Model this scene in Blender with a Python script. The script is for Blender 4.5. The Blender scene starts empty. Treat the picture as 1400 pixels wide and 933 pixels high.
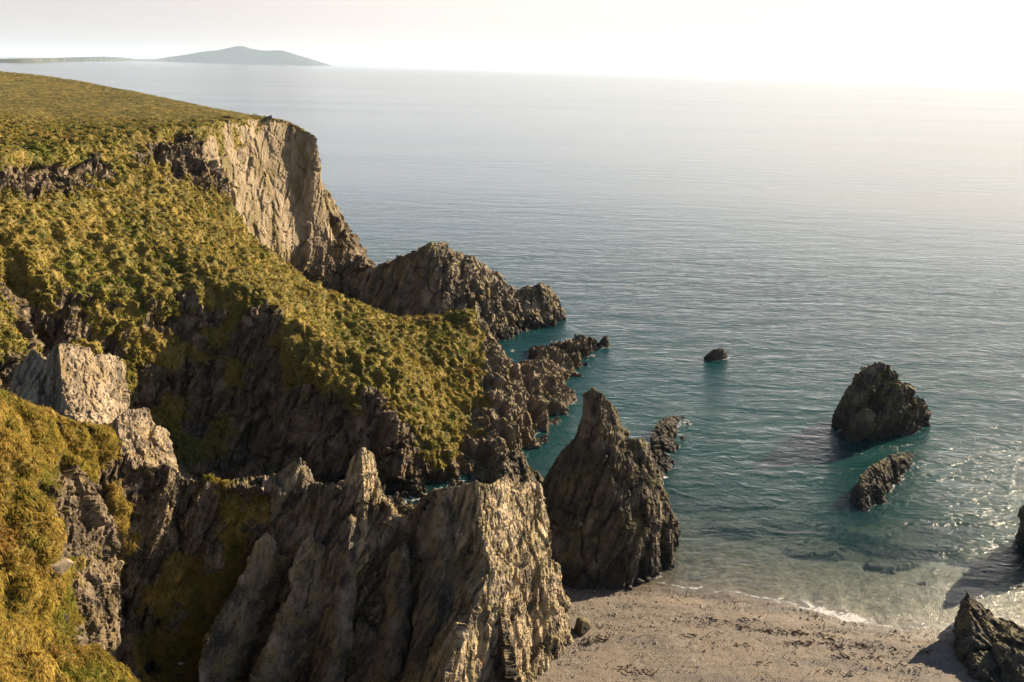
import bpy, math, random
import numpy as np
from mathutils.geometry import delaunay_2d_cdt
from mathutils import Matrix, Vector

rng = np.random.default_rng(7)
random.seed(7)
scene = bpy.context.scene
COL = scene.collection
R = math.radians

# ------------------------------------------------------------------ camera
F = 1167.0
ROLL = R(1.43)
PITCH = R(17.72)
CAM_H = 35.0
cr, sr, cp, sp_ = math.cos(ROLL), math.sin(ROLL), math.cos(PITCH), math.sin(PITCH)
SUN_AZ, SUN_EL = R(53.0), R(21.5)     # azimuth clockwise from the view direction (+Y)


def ray(px, py):
    a, b = (px - 700.0) / F, (py - 466.5) / F
    a2, b2 = a * cr + b * sr, -a * sr + b * cr
    return a2, cp - b2 * sp_, -(b2 * cp + sp_)


def P(px, py, Y, g=0.0):
    """a point seen at photo pixel (px,py) standing Y metres ahead of the camera"""
    x, y, z = ray(px, py)
    s = Y / y
    return (x * s, Y, CAM_H + z * s, g)


def Z(px, py, z=0.0, g=0.0):
    """a point seen at (px,py) lying at height z"""
    x, y, dz = ray(px, py)
    s = (z - CAM_H) / dz
    return (x * s, y * s, z, g)


# ------------------------------------------------------------------ noise
def _hash(ix, iy, iz, s):
    h = (ix.astype(np.uint32) * np.uint32(374761393) + iy.astype(np.uint32) * np.uint32(668265263)
         + iz.astype(np.uint32) * np.uint32(2147483647) + np.uint32((s * 1274126177) & 0xffffffff))
    h = (h ^ (h >> np.uint32(13))) * np.uint32(1274126177)
    h = (h ^ (h >> np.uint32(15))) * np.uint32(2246822519)
    return h ^ (h >> np.uint32(16))


def perlin(p, seed=0):
    p = np.asarray(p, np.float32)
    f = np.floor(p)
    i = f.astype(np.int64)
    d = (p - f).astype(np.float32)
    u = d * d * d * (d * (d * 6 - 15) + 10)
    out = 0
    for cx in (0, 1):
        wx = u[:, 0] if cx else 1 - u[:, 0]
        for cy in (0, 1):
            wy = u[:, 1] if cy else 1 - u[:, 1]
            for cz in (0, 1):
                wz = u[:, 2] if cz else 1 - u[:, 2]
                h = _hash(i[:, 0] + cx, i[:, 1] + cy, i[:, 2] + cz, seed)
                gx = (h & 1023).astype(np.float32) / 511.5 - 1
                gy = ((h >> 10) & 1023).astype(np.float32) / 511.5 - 1
                gz = ((h >> 20) & 1023).astype(np.float32) / 511.5 - 1
                out = out + wx * wy * wz * (gx * (d[:, 0] - cx) + gy * (d[:, 1] - cy) + gz * (d[:, 2] - cz))
    return out * 1.2


def fbm(p, octv=4, seed=0, gain=0.5, ridged=False):
    a, o, n = 1.0, 0, 0
    q = np.array(p, np.float32)
    for k in range(octv):
        v = perlin(q, seed + k * 17)
        if ridged:
            v = 1 - 2 * np.abs(v) * 1.6
        o = o + a * v
        n += a
        a *= gain
        q = q * 2.03 + 11.7
    return o / n


def facets(p, seed=0):
    """broken planes: every Voronoi cell gets its own tilted plane"""
    p = np.asarray(p, np.float32)
    f = np.floor(p).astype(np.int64)
    best = np.full(len(p), 9e9, np.float32)
    sec = np.full(len(p), 9e9, np.float32)
    val = np.zeros(len(p), np.float32)
    for cx in (-1, 0, 1):
        for cy in (-1, 0, 1):
            for cz in (-1, 0, 1):
                ix, iy, iz = f[:, 0] + cx, f[:, 1] + cy, f[:, 2] + cz
                h = _hash(ix, iy, iz, seed)
                h2 = _hash(ix, iy, iz, seed + 101)
                dx = p[:, 0] - ix - (h & 1023).astype(np.float32) / 1023
                dy = p[:, 1] - iy - ((h >> 10) & 1023).astype(np.float32) / 1023
                dz = p[:, 2] - iz - ((h >> 20) & 1023).astype(np.float32) / 1023
                d = dx * dx + dy * dy + dz * dz
                m = d < best
                sec = np.where(m, best, np.minimum(sec, d))
                nx = (h2 & 1023).astype(np.float32) / 511.5 - 1
                ny = ((h2 >> 10) & 1023).astype(np.float32) / 511.5 - 1
                nz = ((h2 >> 20) & 1023).astype(np.float32) / 511.5 - 1
                v = nx * dx + ny * dy + nz * dz + 0.35 * nx
                val = np.where(m, v, val)
                best = np.where(m, d, best)
    return val, np.sqrt(sec) - np.sqrt(best)


# bedding of the rock: steep slabs leaning to the right
_n = np.array([0.80, 0.45, -0.38]); _n /= np.linalg.norm(_n)
_t = np.cross(_n, [0, 0, 1.0]); _t /= np.linalg.norm(_t)
_v = np.cross(_t, _n)
BED = np.stack([_n, _t, _v], 1).astype(np.float32)      # columns


def bed(p):
    return (np.asarray(p, np.float32) @ BED)


# ------------------------------------------------------------------ triangle tools
def refine(V, T, Lf, maxit=24):
    """split every edge longer than Lf(point); V carries attributes in columns 3.."""
    for _ in range(maxit):
        E = np.concatenate([T[:, [0, 1]], T[:, [1, 2]], T[:, [2, 0]]])
        Es = np.sort(E, 1)
        key = Es[:, 0].astype(np.int64) * len(V) + Es[:, 1]
        uk, inv = np.unique(key, return_inverse=True)
        a, b = uk // len(V), uk % len(V)
        ln = np.linalg.norm(V[a, :3] - V[b, :3], axis=1)
        mid = (V[a] + V[b]) / 2
        sp = ln > Lf(mid[:, :3])
        if not sp.any():
            break
        # only split edges that are long against their triangle, to keep the shapes good
        nt = len(T)
        ei = inv.reshape(3, nt).T
        el = ln[ei]
        lm = el.max(1)
        keep = np.zeros(len(uk), bool)
        big = el > 0.72 * lm[:, None]
        need = sp[ei] & big
        keep[ei[need]] = True
        sp = keep
        idx = np.full(len(uk), -1)
        idx[sp] = len(V) + np.arange(sp.sum())
        V = np.concatenate([V, mid[sp]])
        m = idx[ei]
        c = (m >= 0)
        cnt = c.sum(1)
        out = [T[cnt == 0]]
        for k in range(3):
            r = (cnt == 1) & c[:, k]
            t, q = T[r], m[r]
            A, B, C, M = t[:, k], t[:, (k + 1) % 3], t[:, (k + 2) % 3], q[:, k]
            out += [np.stack([A, M, C], 1), np.stack([M, B, C], 1)]
            r = (cnt == 2) & ~c[:, k]
            t, q = T[r], m[r]
            A, B, C = t[:, k], t[:, (k + 1) % 3], t[:, (k + 2) % 3]
            M1, M2 = q[:, (k + 1) % 3], q[:, (k + 2) % 3]
            out += [np.stack([M1, C, M2], 1), np.stack([A, B, M1], 1), np.stack([A, M1, M2], 1)]
        r = cnt == 3
        t, q = T[r], m[r]
        out += [np.stack([t[:, 0], q[:, 0], q[:, 2]], 1), np.stack([q[:, 0], t[:, 1], q[:, 1]], 1),
                np.stack([q[:, 2], q[:, 1], t[:, 2]], 1), q]
        T = np.concatenate(out)
    return V, T


def smooth(V, T, it=1, lam=0.5, cols=slice(0, 3)):
    E = np.concatenate([T[:, [0, 1]], T[:, [1, 2]], T[:, [2, 0]], T[:, [1, 0]], T[:, [2, 1]], T[:, [0, 2]]])
    n = len(V)
    cnt = np.bincount(E[:, 0], minlength=n).clip(1)
    for _ in range(it):
        W = V[:, cols]
        acc = np.stack([np.bincount(E[:, 0], W[E[:, 1], k], minlength=n) for k in range(W.shape[1])], 1)
        V = V.copy()
        V[:, cols] = W + lam * (acc / cnt[:, None] - W)
    return V


def normals(V, T):
    a, b, c = V[T[:, 0], :3], V[T[:, 1], :3], V[T[:, 2], :3]
    fn = np.cross(b - a, c - a)
    n = np.zeros((len(V), 3))
    for k in range(3):
        for j in range(3):
            n[:, j] += np.bincount(T[:, k], fn[:, j], minlength=len(V))
    return n / np.linalg.norm(n, axis=1).clip(1e-12)[:, None]


def weld(V, T, dec=3):
    k, first, inv = np.unique(np.round(V[:, :3], dec), axis=0, return_index=True, return_inverse=True)
    inv = inv.reshape(-1)
    V = V[first]
    T = inv[T]
    ok = (T[:, 0] != T[:, 1]) & (T[:, 1] != T[:, 2]) & (T[:, 0] != T[:, 2])
    return V, T[ok]


def dense(line, step=3.0):
    L = [np.array(p, float) for p in line]
    out = [L[0]]
    for a, b in zip(L, L[1:]):
        n = max(1, int(np.linalg.norm((b - a)[:3]) / step))
        for k in range(1, n + 1):
            out.append(a + (b - a) * k / n)
    return out


def tin(lines, points=()):
    """terrain through 3D break lines: constrained Delaunay in plan"""
    pts, edges = [], []
    for ln in lines:
        d = dense(ln)
        i0 = len(pts)
        pts += d
        edges += [(i0 + k, i0 + k + 1) for k in range(len(d) - 1)]
    pts += [np.array(p, float) for p in points]
    A = np.array(pts)
    co, ed, fa, ov, oe, of = delaunay_2d_cdt([Vector((p[0], p[1])) for p in A], edges, [], 0, 1e-3)
    V = np.zeros((len(co), 4))
    for i, c in enumerate(co):
        o = ov[i]
        if o:
            V[i] = (c.x, c.y, *A[o].mean(0)[2:])
        else:
            d = (A[:, 0] - c.x) ** 2 + (A[:, 1] - c.y) ** 2
            j = np.argsort(d)[:3]
            w = 1 / (d[j] + 1e-3)
            V[i] = (c.x, c.y, *((A[j, 2:] * w[:, None]).sum(0) / w.sum()))
    T = np.array([list(f)[:3] for f in fa])
    a, b, c = V[T[:, 0], :2], V[T[:, 1], :2], V[T[:, 2], :2]
    ar = (b[:, 0] - a[:, 0]) * (c[:, 1] - a[:, 1]) - (b[:, 1] - a[:, 1]) * (c[:, 0] - a[:, 0])
    T[ar < 0] = T[ar < 0][:, ::-1]
    return V, T[np.abs(ar) > 1e-4]


def resample(c, n):
    c = np.array(c, float)
    d = np.r_[0, np.cumsum(np.linalg.norm(np.diff(c[:, :3], axis=0), axis=1))]
    t = np.linspace(0, d[-1], n)
    return np.stack([np.interp(t, d, c[:, k]) for k in range(c.shape[1])], 1)


def tent(cols, back=(1.0, 4.0), zb=-1.5, n=9, bulge=0.6, taper=1.0):
    """a rock from its columns (crest -> foot) with a back of its own"""
    fr, bk = [], []
    for c in cols:
        c = [tuple(p) for p in c]
        lo = c[-1]
        if lo[2] > zb:
            c.append((lo[0], lo[1] - 0.2, zb, lo[3]))
        q = resample(c, n); q[:, 3] = np.linspace(0, 1, n); fr.append(q)
        t = np.linspace(0, 1, n)[:, None]
        top = np.array(c[0])
        b = np.repeat(top[None], n, 0)
        h = max(0.3, (top[2] - zb) / 10.0)
        b[:, :2] += np.array(back)[None] * (t ** bulge) * min(1.2, 0.45 + 0.55 * h)
        b[:, 2] += (zb - top[2]) * t[:, 0] ** 1.15
        b[:, 3] = t[:, 0]
        bk.append(b)
    ring = fr + bk[::-1]
    V = np.concatenate(ring)
    m = len(ring)
    T = []
    for i in range(m):
        j = (i + 1) % m
        for k in range(n - 1):
            a, b, c, d = i * n + k, j * n + k, j * n + k + 1, i * n + k + 1
            T += [(a, d, c), (a, c, b)]
    V, T = weld(V, np.array(T))
    return V, T


def orient_out(V, T):
    c = V[:, :3].mean(0)
    n = normals(V, T)
    if ((V[:, :3] - c) * n).sum(1).mean() < 0:
        T = T[:, ::-1]
    return V, T


def incam(c, mg=0.08):
    d = c - np.array([0, 0, CAM_H])
    Rt = np.array([cr, 0, 0]) - sr * np.array([0, -sp_, -cp])
    Dn = np.array([sr, 0, 0]) + cr * np.array([0, -sp_, -cp])
    Fw = np.array([0, cp, -sp_])
    z = d @ Fw
    return (z > 1) & (abs(d @ Rt / z) < .6 * (1 + 2 * mg)) & (abs(d @ Dn / z) < .4 * (1 + 2 * mg))


def Lcam(k=0.0019, lo=0.05):
    C = np.array([0, 0, CAM_H])

    def L(p):
        l = np.maximum(lo, np.linalg.norm(p - C, axis=1) * k)
        return np.where(incam(p, .12), l, l * 5) * np.where(p[:, 1] > 128, 2.0, 1.0) * np.where(p[:, 2] < -1.0, 3.0, 1.0)
    return L


def blocks(q, size, seed=0):
    """jointed rock: staggered blocks, each pushed out and tilted by its own amount"""
    q = np.asarray(q, np.float32) / np.array(size, np.float32)
    z = np.zeros(len(q), np.int64)
    i0 = np.floor(q[:, 0]).astype(np.int64)
    h = (_hash(i0, z, z, seed) & 1023) / 1023.0
    q1 = q[:, 1] * (0.7 + 0.7 * h) + 9 * h
    i1 = np.floor(q1).astype(np.int64)
    h = (_hash(i0, i1, z + 5, seed) & 1023) / 1023.0
    q2 = q[:, 2] * (0.6 + 0.9 * h) + 9 * h
    i2 = np.floor(q2).astype(np.int64)
    hh = _hash(i0, i1, i2, seed + 3)
    f0, f1, f2 = q[:, 0] - i0 - .5, q1 - i1 - .5, q2 - i2 - .5
    r0 = (hh & 255) / 127.5 - 1; r1 = ((hh >> 8) & 255) / 127.5 - 1; r2 = ((hh >> 16) & 255) / 127.5 - 1; r3 = ((hh >> 24) & 255) / 127.5 - 1
    return r3 + 0.9 * (r0 * f0 + r1 * f1 + r2 * f2)


def rock_disp(p, amp=1.0, seed=0, big=1.0):
    q = bed(p)
    w = np.stack([fbm(p / 3.1, 3, seed + 5), fbm(p / 3.3 + 40, 3, seed + 6), fbm(p / 3.2 + 80, 3, seed + 7)], 1)
    q = q + w * 0.55
    s1, e1 = facets(q / np.array([1.5, 2.4, 4.8]), seed + 1)
    d = big * 0.9 * fbm(p / 6.5, 2, seed + 3) + 0.95 * s1
    d += 0.42 * blocks(q, (1.15, 1.7, 4.2), seed + 21) + 0.15 * blocks(q + 3, (0.36, 0.9, 2.6), seed + 22)
    d -= 0.45 * np.exp(-(e1 / 0.05) ** 2)
    return d * amp


def rock_disp_fine(p, amp=1.0, seed=0):
    q = bed(p) + np.stack([fbm(p / 0.9, 2, seed + 5), fbm(p / 0.9 + 40, 2, seed + 6), fbm(p / .9 + 80, 2, seed + 7)], 1) * 0.10
    s3, e3 = facets(q / np.array([0.20, 0.32, 0.55]) + 3, seed + 12)
    return amp * (0.075 * s3 + 0.035 * blocks(q, (0.11, 0.27, 0.8), seed + 23) + 0.02 * fbm(p / 0.3, 2, seed + 13))


# ------------------------------------------------------------------ linking
def mesh_obj(name, V, T, mat, parent=None, smooth_shade=False, attrs=None):
    me = bpy.data.meshes.new(name)
    V = np.ascontiguousarray(V[:, :3], np.float32)
    T = np.ascontiguousarray(T, np.int32)
    me.vertices.add(len(V)); me.vertices.foreach_set('co', V.ravel())
    me.loops.add(T.size); me.loops.foreach_set('vertex_index', T.ravel())
    me.polygons.add(len(T))
    me.polygons.foreach_set('loop_start', np.arange(0, T.size, T.shape[1], dtype=np.int32))
    me.update(calc_edges=True)
    me.polygons.foreach_set('use_smooth', np.full(len(T), smooth_shade))
    for k, v in (attrs or {}).items():
        if v.ndim == 1:
            at = me.attributes.new(k, 'FLOAT', 'POINT'); at.data.foreach_set('value', v.astype(np.float32))
        else:
            at = me.attributes.new(k, 'FLOAT_COLOR', 'POINT')
            at.data.foreach_set('color', np.concatenate([v, np.ones((len(v), 1))], 1).astype(np.float32).ravel())
    me.materials.append(mat)
    o = bpy.data.objects.new(name, me)
    COL.objects.link(o)
    if parent:
        o.parent = parent
    return o


def tag(o, label=None, cat=None, group=None, kind=None):
    if label: o['label'] = label
    if cat: o['category'] = cat
    if group: o['group'] = group
    if kind: o['kind'] = kind
    return o


# ------------------------------------------------------------------ materials
def new_mat(name):
    m = bpy.data.materials.new(name); m.use_nodes = True
    nt = m.node_tree; nt.nodes.clear()
    out = nt.nodes.new('ShaderNodeOutputMaterial')
    return m, nt, out


class G:
    """a few shorthands over a node tree"""
    def __init__(s, nt): s.nt = nt
    def n(s, t, **k):
        nd = s.nt.nodes.new(t)
        for a, b in k.items(): setattr(nd, a, b)
        return nd
    def put(s, sock, v):
        if hasattr(v, 'is_linked') or hasattr(v, 'links'): s.nt.links.new(v, sock)
        elif v is not None: sock.default_value = v
    def math(s, op, a, b=None, c=None, clamp=False):
        nd = s.n('ShaderNodeMath', operation=op); nd.use_clamp = clamp
        for i, v in enumerate((a, b, c)):
            if v is not None: s.put(nd.inputs[i], v)
        return nd.outputs[0]
    def mix(s, f, a, b):
        nd = s.n('ShaderNodeMix', data_type='RGBA')
        s.put(nd.inputs[0], f)
        for i, v in ((6, a), (7, b)):
            s.put(nd.inputs[i], (*v, 1) if isinstance(v, tuple) and len(v) == 3 else v)
        return nd.outputs[2]
    def ramp(s, f, lo, hi, a=0.0, b=1.0):
        nd = s.n('ShaderNodeMapRange'); nd.clamp = True; nd.interpolation_type = 'SMOOTHSTEP'
        for i, v in enumerate((f, lo, hi, a, b)): s.put(nd.inputs[i], v)
        return nd.outputs[0]
    def noise(s, vec, scale, detail=4, rough=0.55, dist=0.0):
        nd = s.n('ShaderNodeTexNoise'); s.put(nd.inputs['Vector'], vec)
        nd.inputs['Scale'].default_value = scale; nd.inputs['Detail'].default_value = detail
        nd.inputs['Roughness'].default_value = rough; nd.inputs['Distortion'].default_value = dist
        return nd.outputs[0]
    def voro(s, vec, scale, feature='F1', out=0):
        nd = s.n('ShaderNodeTexVoronoi', feature=feature); s.put(nd.inputs['Vector'], vec)
        nd.inputs['Scale'].default_value = scale
        return nd.outputs[out]
    def mapping(s, vec, rot=(0, 0, 0), scale=(1, 1, 1)):
        nd = s.n('ShaderNodeMapping'); s.put(nd.inputs[0], vec)
        nd.inputs['Rotation'].default_value = rot; nd.inputs['Scale'].default_value = scale
        return nd.outputs[0]
    def attr(s, name, out='Fac'):
        nd = s.n('ShaderNodeAttribute'); nd.attribute_name = name
        return nd.outputs[out]
    def pos(s): return s.n('ShaderNodeNewGeometry').outputs['Position']
    def bump(s, h, strength, dist, normal=None):
        nd = s.n('ShaderNodeBump'); s.put(nd.inputs['Height'], h)
        nd.inputs['Strength'].default_value = strength; nd.inputs['Distance'].default_value = dist
        if normal is not None: s.put(nd.inputs['Normal'], normal)
        return nd.outputs[0]


BED_EUL = Matrix([list(r) for r in BED.T]).to_euler()


def rock_color(g, base, dark, pale, lichen, lich_amt, tide=1.6):
    pos = g.pos()
    bp = g.mapping(pos, rot=tuple(BED_EUL), scale=(1, 1, 1))
    st = g.mapping(bp, scale=(2.6, 0.5, 0.28))
    n1 = g.noise(pos, 0.45, 5, 0.6)
    n2 = g.noise(st, 1.1, 6, 0.65, 0.4)
    n3 = g.noise(pos, 5.0, 5, 0.7)
    c = g.mix(g.ramp(n2, 0.42, 0.60), dark, base)
    c = g.mix(g.ramp(n1, 0.50, 0.70), c, pale)
    c = g.mix(g.math('MULTIPLY', g.ramp(n3, 0.52, 0.66), 0.55), c, tuple(x * 0.45 for x in dark))
    c = g.mix(g.math('MULTIPLY', g.ramp(g.noise(pos, 9.0, 4, 0.7), 0.56, 0.68), 0.6), c, pale)
    nz = g.n('ShaderNodeSeparateXYZ'); g.nt.links.new(g.n('ShaderNodeNewGeometry').outputs['Normal'], nz.inputs[0])
    lf = g.math('MULTIPLY', g.ramp(g.math('ADD', g.noise(pos, 0.8, 6, 0.7), g.math('MULTIPLY', nz.outputs[2], 0.12)), 0.52, 0.66), lich_amt)
    c = g.mix(lf, c, lichen)
    px = g.n('ShaderNodeSeparateXYZ'); g.nt.links.new(pos, px.inputs[0])
    tz = g.math('ADD', px.outputs[2], g.math('MULTIPLY', g.math('SUBTRACT', g.noise(pos, 0.6, 4), 0.5), 2.2))
    c = g.mix(g.ramp(tz, tide * 0.35, tide, 0.88, 0.0), c, (0.028, 0.026, 0.020))
    return c, pos, bp


def make_rock(name, base=(0.15, 0.12, 0.085), dark=(0.045, 0.038, 0.030), pale=(0.27, 0.225, 0.165),
              lichen=(0.26, 0.20, 0.07), lich=0.5, tide=1.6):
    m, nt, out = new_mat(name); g = G(nt)
    c, pos, bp = rock_color(g, base, dark, pale, lichen, lich, tide)
    bs = g.n('ShaderNodeBsdfPrincipled')
    bs.inputs['Roughness'].default_value = 0.85
    bs.inputs['Specular IOR Level'].default_value = 0.25
    nt.links.new(c, bs.inputs['Base Color'])
    h = g.math('ADD', g.noise(g.mapping(bp, scale=(6, 1.6, 1)), 1.6, 6, 0.7), g.math('MULTIPLY', g.noise(pos, 7, 5, 0.7), 0.6))
    nt.links.new(g.bump(h, 0.7, 0.12), bs.inputs['Normal'])
    nt.links.new(bs.outputs[0], out.inputs[0])
    return m


def make_terrain(name):
    m, nt, out = new_mat(name); g = G(nt)
    c, pos, bp = rock_color(g, (0.15, 0.115, 0.076), (0.042, 0.034, 0.026), (0.27, 0.215, 0.148), (0.13, 0.095, 0.03), 0.5)
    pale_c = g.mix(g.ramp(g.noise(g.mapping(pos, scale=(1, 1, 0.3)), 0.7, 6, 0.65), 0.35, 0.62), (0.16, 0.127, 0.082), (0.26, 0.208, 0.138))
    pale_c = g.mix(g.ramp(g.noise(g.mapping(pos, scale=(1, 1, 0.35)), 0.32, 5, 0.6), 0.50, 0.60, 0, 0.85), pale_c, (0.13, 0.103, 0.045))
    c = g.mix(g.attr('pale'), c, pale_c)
    gr = g.attr('grass')
    gn = g.noise(pos, 0.35, 5, 0.6)
    gc = g.mix(g.ramp(gn, 0.36, 0.62), (0.065, 0.065, 0.015), (0.165, 0.125, 0.030))
    gc = g.mix(g.ramp(g.noise(pos, 2.3, 5, 0.65), 0.50, 0.66), gc, (0.19, 0.135, 0.045))
    gc = g.mix(g.ramp(g.noise(pos, 1.3, 4, 0.6), 0.56, 0.68, 0, 0.8), gc, (0.045, 0.062, 0.012))
    f = g.ramp(g.math('ADD', gr, g.math('MULTIPLY', g.math('SUBTRACT', g.noise(pos, 1.6, 5, 0.7), 0.5), 0.7)), 0.38, 0.58)
    c = g.mix(f, c, gc)
    bs = g.n('ShaderNodeBsdfPrincipled')
    bs.inputs['Roughness'].default_value = 0.9
    bs.inputs['Specular IOR Level'].default_value = 0.15
    nt.links.new(c, bs.inputs['Base Color'])
    h = g.math('ADD', g.noise(g.mapping(bp, scale=(6, 1.6, 1)), 1.6, 6, 0.7), g.math('MULTIPLY', g.noise(pos, 7, 5, 0.7), 0.8))
    nt.links.new(g.bump(h, 0.7, 0.12), bs.inputs['Normal'])
    nt.links.new(bs.outputs[0], out.inputs[0])
    return m


def make_grass(name):
    m, nt, out = new_mat(name); g = G(nt)
    col = g.attr('tint', 'Color')
    d = g.n('ShaderNodeBsdfDiffuse'); t = g.n('ShaderNodeBsdfTranslucent')
    nt.links.new(col, d.inputs[0]); nt.links.new(col, t.inputs[0])
    mx = g.n('ShaderNodeMixShader'); mx.inputs[0].default_value = 0.42
    nt.links.new(d.outputs[0], mx.inputs[1]); nt.links.new(t.outputs[0], mx.inputs[2])
    nt.links.new(mx.outputs[0], out.inputs[0])
    return m


def make_plain(name, a, b, scale=3.0, rough=0.8, bump=0.0):
    m, nt, out = new_mat(name); g = G(nt)
    pos = g.pos()
    bs = g.n('ShaderNodeBsdfPrincipled'); bs.inputs['Roughness'].default_value = rough
    bs.inputs['Specular IOR Level'].default_value = 0.3
    n = g.noise(pos, scale, 5, 0.65)
    nt.links.new(g.mix(g.ramp(n, 0.38, 0.62), a, b), bs.inputs['Base Color'])
    if bump: nt.links.new(g.bump(n, 0.6, bump), bs.inputs['Normal'])
    nt.links.new(bs.outputs[0], out.inputs[0])
    return m


def make_beach(name):
    m, nt, out = new_mat(name); g = G(nt)
    pos = g.pos()
    cell = g.voro(pos, 13.0, out=1)
    sx = g.n('ShaderNodeSeparateColor'); nt.links.new(cell, sx.inputs[0])
    v = sx.outputs[0]
    c = g.mix(v, (0.066, 0.056, 0.044), (0.20, 0.170, 0.136))
    c = g.mix(g.ramp(g.noise(pos, 0.35, 5, 0.6), 0.42, 0.62, 0, 0.65), c, (0.150, 0.120, 0.088))
    c = g.mix(g.ramp(g.noise(pos, 14, 4, 0.7), 0.56, 0.70, 0, 0.7), c, (0.09, 0.075, 0.06))
    c = g.mix(g.ramp(g.noise(g.mapping(pos, rot=(0, 0, R(-9)), scale=(0.16, 1.3, 1)), 0.7, 5, 0.6), 0.47, 0.60, 0, 0.7), c, (0.085, 0.078, 0.068))
    wet = g.attr('wet')
    wf = g.ramp(g.math('ADD', wet, g.math('MULTIPLY', g.math('SUBTRACT', g.noise(pos, 0.9, 4), 0.5), 0.5)), 0.35, 0.7)
    hs = g.n('ShaderNodeHueSaturation'); hs.inputs['Value'].default_value = 0.62; hs.inputs['Saturation'].default_value = 1.15
    nt.links.new(c, hs.inputs['Color'])
    c = g.mix(wf, c, hs.outputs[0])
    ub = g.mix(g.ramp(g.noise(pos, 2.2, 5, 0.65), 0.38, 0.62), (0.014, 0.016, 0.008), (0.070, 0.064, 0.035))
    c = g.mix(g.ramp(g.math('ADD', g.attr('sunk'), g.math('MULTIPLY', g.math('SUBTRACT', g.noise(pos, 0.8, 4), 0.5), 0.5)), 0.05, 0.5), c, ub)
    bs = g.n('ShaderNodeBsdfPrincipled')
    nt.links.new(c, bs.inputs['Base Color'])
    nt.links.new(g.ramp(wf, 0, 1, 0.85, 0.45), bs.inputs['Roughness'])
    bs.inputs['Specular IOR Level'].default_value = 0.3
    h = g.math('SUBTRACT', 1.0, g.voro(pos, 13.0))
    h = g.math('ADD', h, g.math('MULTIPLY', g.noise(pos, 1.6, 5, 0.6), 1.6))
    nt.links.new(g.bump(h, 0.6, 0.05), bs.inputs['Normal'])
    nt.links.new(bs.outputs[0], out.inputs[0])
    return m


def make_sea(name):
    m, nt, out = new_mat(name); g = G(nt)
    pos = g.pos()
    # waves: long crests roughly across the view, short chop, ripples
    wv = g.mapping(pos, rot=(0, 0, R(14)), scale=(0.30, 1.0, 1.0))
    wv2 = g.mapping(pos, rot=(0, 0, R(-12)), scale=(0.5, 1.0, 1.0))
    h = g.math('MULTIPLY', g.noise(wv, 0.20, 3, 0.5, 0.6), 1.7)
    h = g.math('ADD', h, g.math('MULTIPLY', g.noise(wv2, 0.75, 3, 0.55, 0.8), 0.95))
    h = g.math('ADD', h, g.math('MULTIPLY', g.noise(g.mapping(pos, scale=(0.7, 1, 1)), 2.6, 5, 0.65, 0.5), 0.34))
    calm = g.ramp(g.noise(g.mapping(pos, rot=(0, 0, R(8)), scale=(0.15, 1, 1)), 0.012, 4, 0.55), 0.36, 0.64, 0.55, 1.15)
    bn = g.n('ShaderNodeBump'); bn.inputs['Distance'].default_value = 1.0
    nt.links.new(h, bn.inputs['Height']); nt.links.new(g.math('MULTIPLY', calm, g.ramp(g.attr('far'), 0.0, 1.0, 0.50, 0.15)), bn.inputs['Strength'])
    nrm = bn.outputs[0]
    depth = g.attr('depth')
    body = g.mix(g.ramp(depth, 1.5, 7.0), (0.004, 0.043, 0.040), (0.003, 0.030, 0.036))
    body = g.mix(g.ramp(g.attr('far'), 0.0, 1.0), body, (0.052, 0.088, 0.108))  # sky reflection brightness painted into the body colour of distant water
    dif = g.n('ShaderNodeBsdfDiffuse'); nt.links.new(body, dif.inputs[0])
    tr = g.n('ShaderNodeBsdfTransparent')
    tf = g.math('POWER', 2.718, g.math('MULTIPLY', depth, -0.62))
    tint = g.mix(g.ramp(depth, 0.0, 2.2), (0.96, 0.98, 0.95), (0.22, 0.60, 0.48))
    nt.links.new(tint, tr.inputs[0])
    under = g.n('ShaderNodeMixShader'); nt.links.new(tf, under.inputs[0])
    nt.links.new(dif.outputs[0], under.inputs[1]); nt.links.new(tr.outputs[0], under.inputs[2])
    gl = g.n('ShaderNodeBsdfGlossy'); gl.inputs['Roughness'].default_value = 0.09
    nt.links.new(nrm, gl.inputs['Normal'])
    dp = g.n('ShaderNodeVectorMath', operation='DOT_PRODUCT')          # Schlick, the same from above and below
    nt.links.new(g.n('ShaderNodeNewGeometry').outputs['Incoming'], dp.inputs[0]); nt.links.new(nrm, dp.inputs[1])
    cs = g.math('ABSOLUTE', dp.outputs['Value'])
    fres = g.math('ADD', 0.02, g.math('MULTIPLY', 0.98, g.math('POWER', g.math('SUBTRACT', 1.0, cs, clamp=True), 5.0)))
    srf = g.n('ShaderNodeMixShader'); nt.links.new(fres, srf.inputs[0])
    nt.links.new(under.outputs[0], srf.inputs[1]); nt.links.new(gl.outputs[0], srf.inputs[2])
    # broken white water
    foam = g.attr('foam')
    fn = g.math('ADD', g.noise(g.mapping(pos, scale=(0.8, 1, 1)), 1.8, 7, 0.75, 0.8), g.math('MULTIPLY', foam, 0.5))
    ff = g.math('MULTIPLY', g.ramp(fn, 0.76, 0.98, 0, 0.65), g.ramp(foam, 0.02, 0.2))
    fd = g.n('ShaderNodeBsdfDiffuse'); fd.inputs[0].default_value = (0.78, 0.78, 0.76, 1)
    fm = g.n('ShaderNodeMixShader'); nt.links.new(ff, fm.inputs[0])
    nt.links.new(srf.outputs[0], fm.inputs[1]); nt.links.new(fd.outputs[0], fm.inputs[2])
    nt.links.new(fm.outputs[0], out.inputs[0])
    return m


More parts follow.
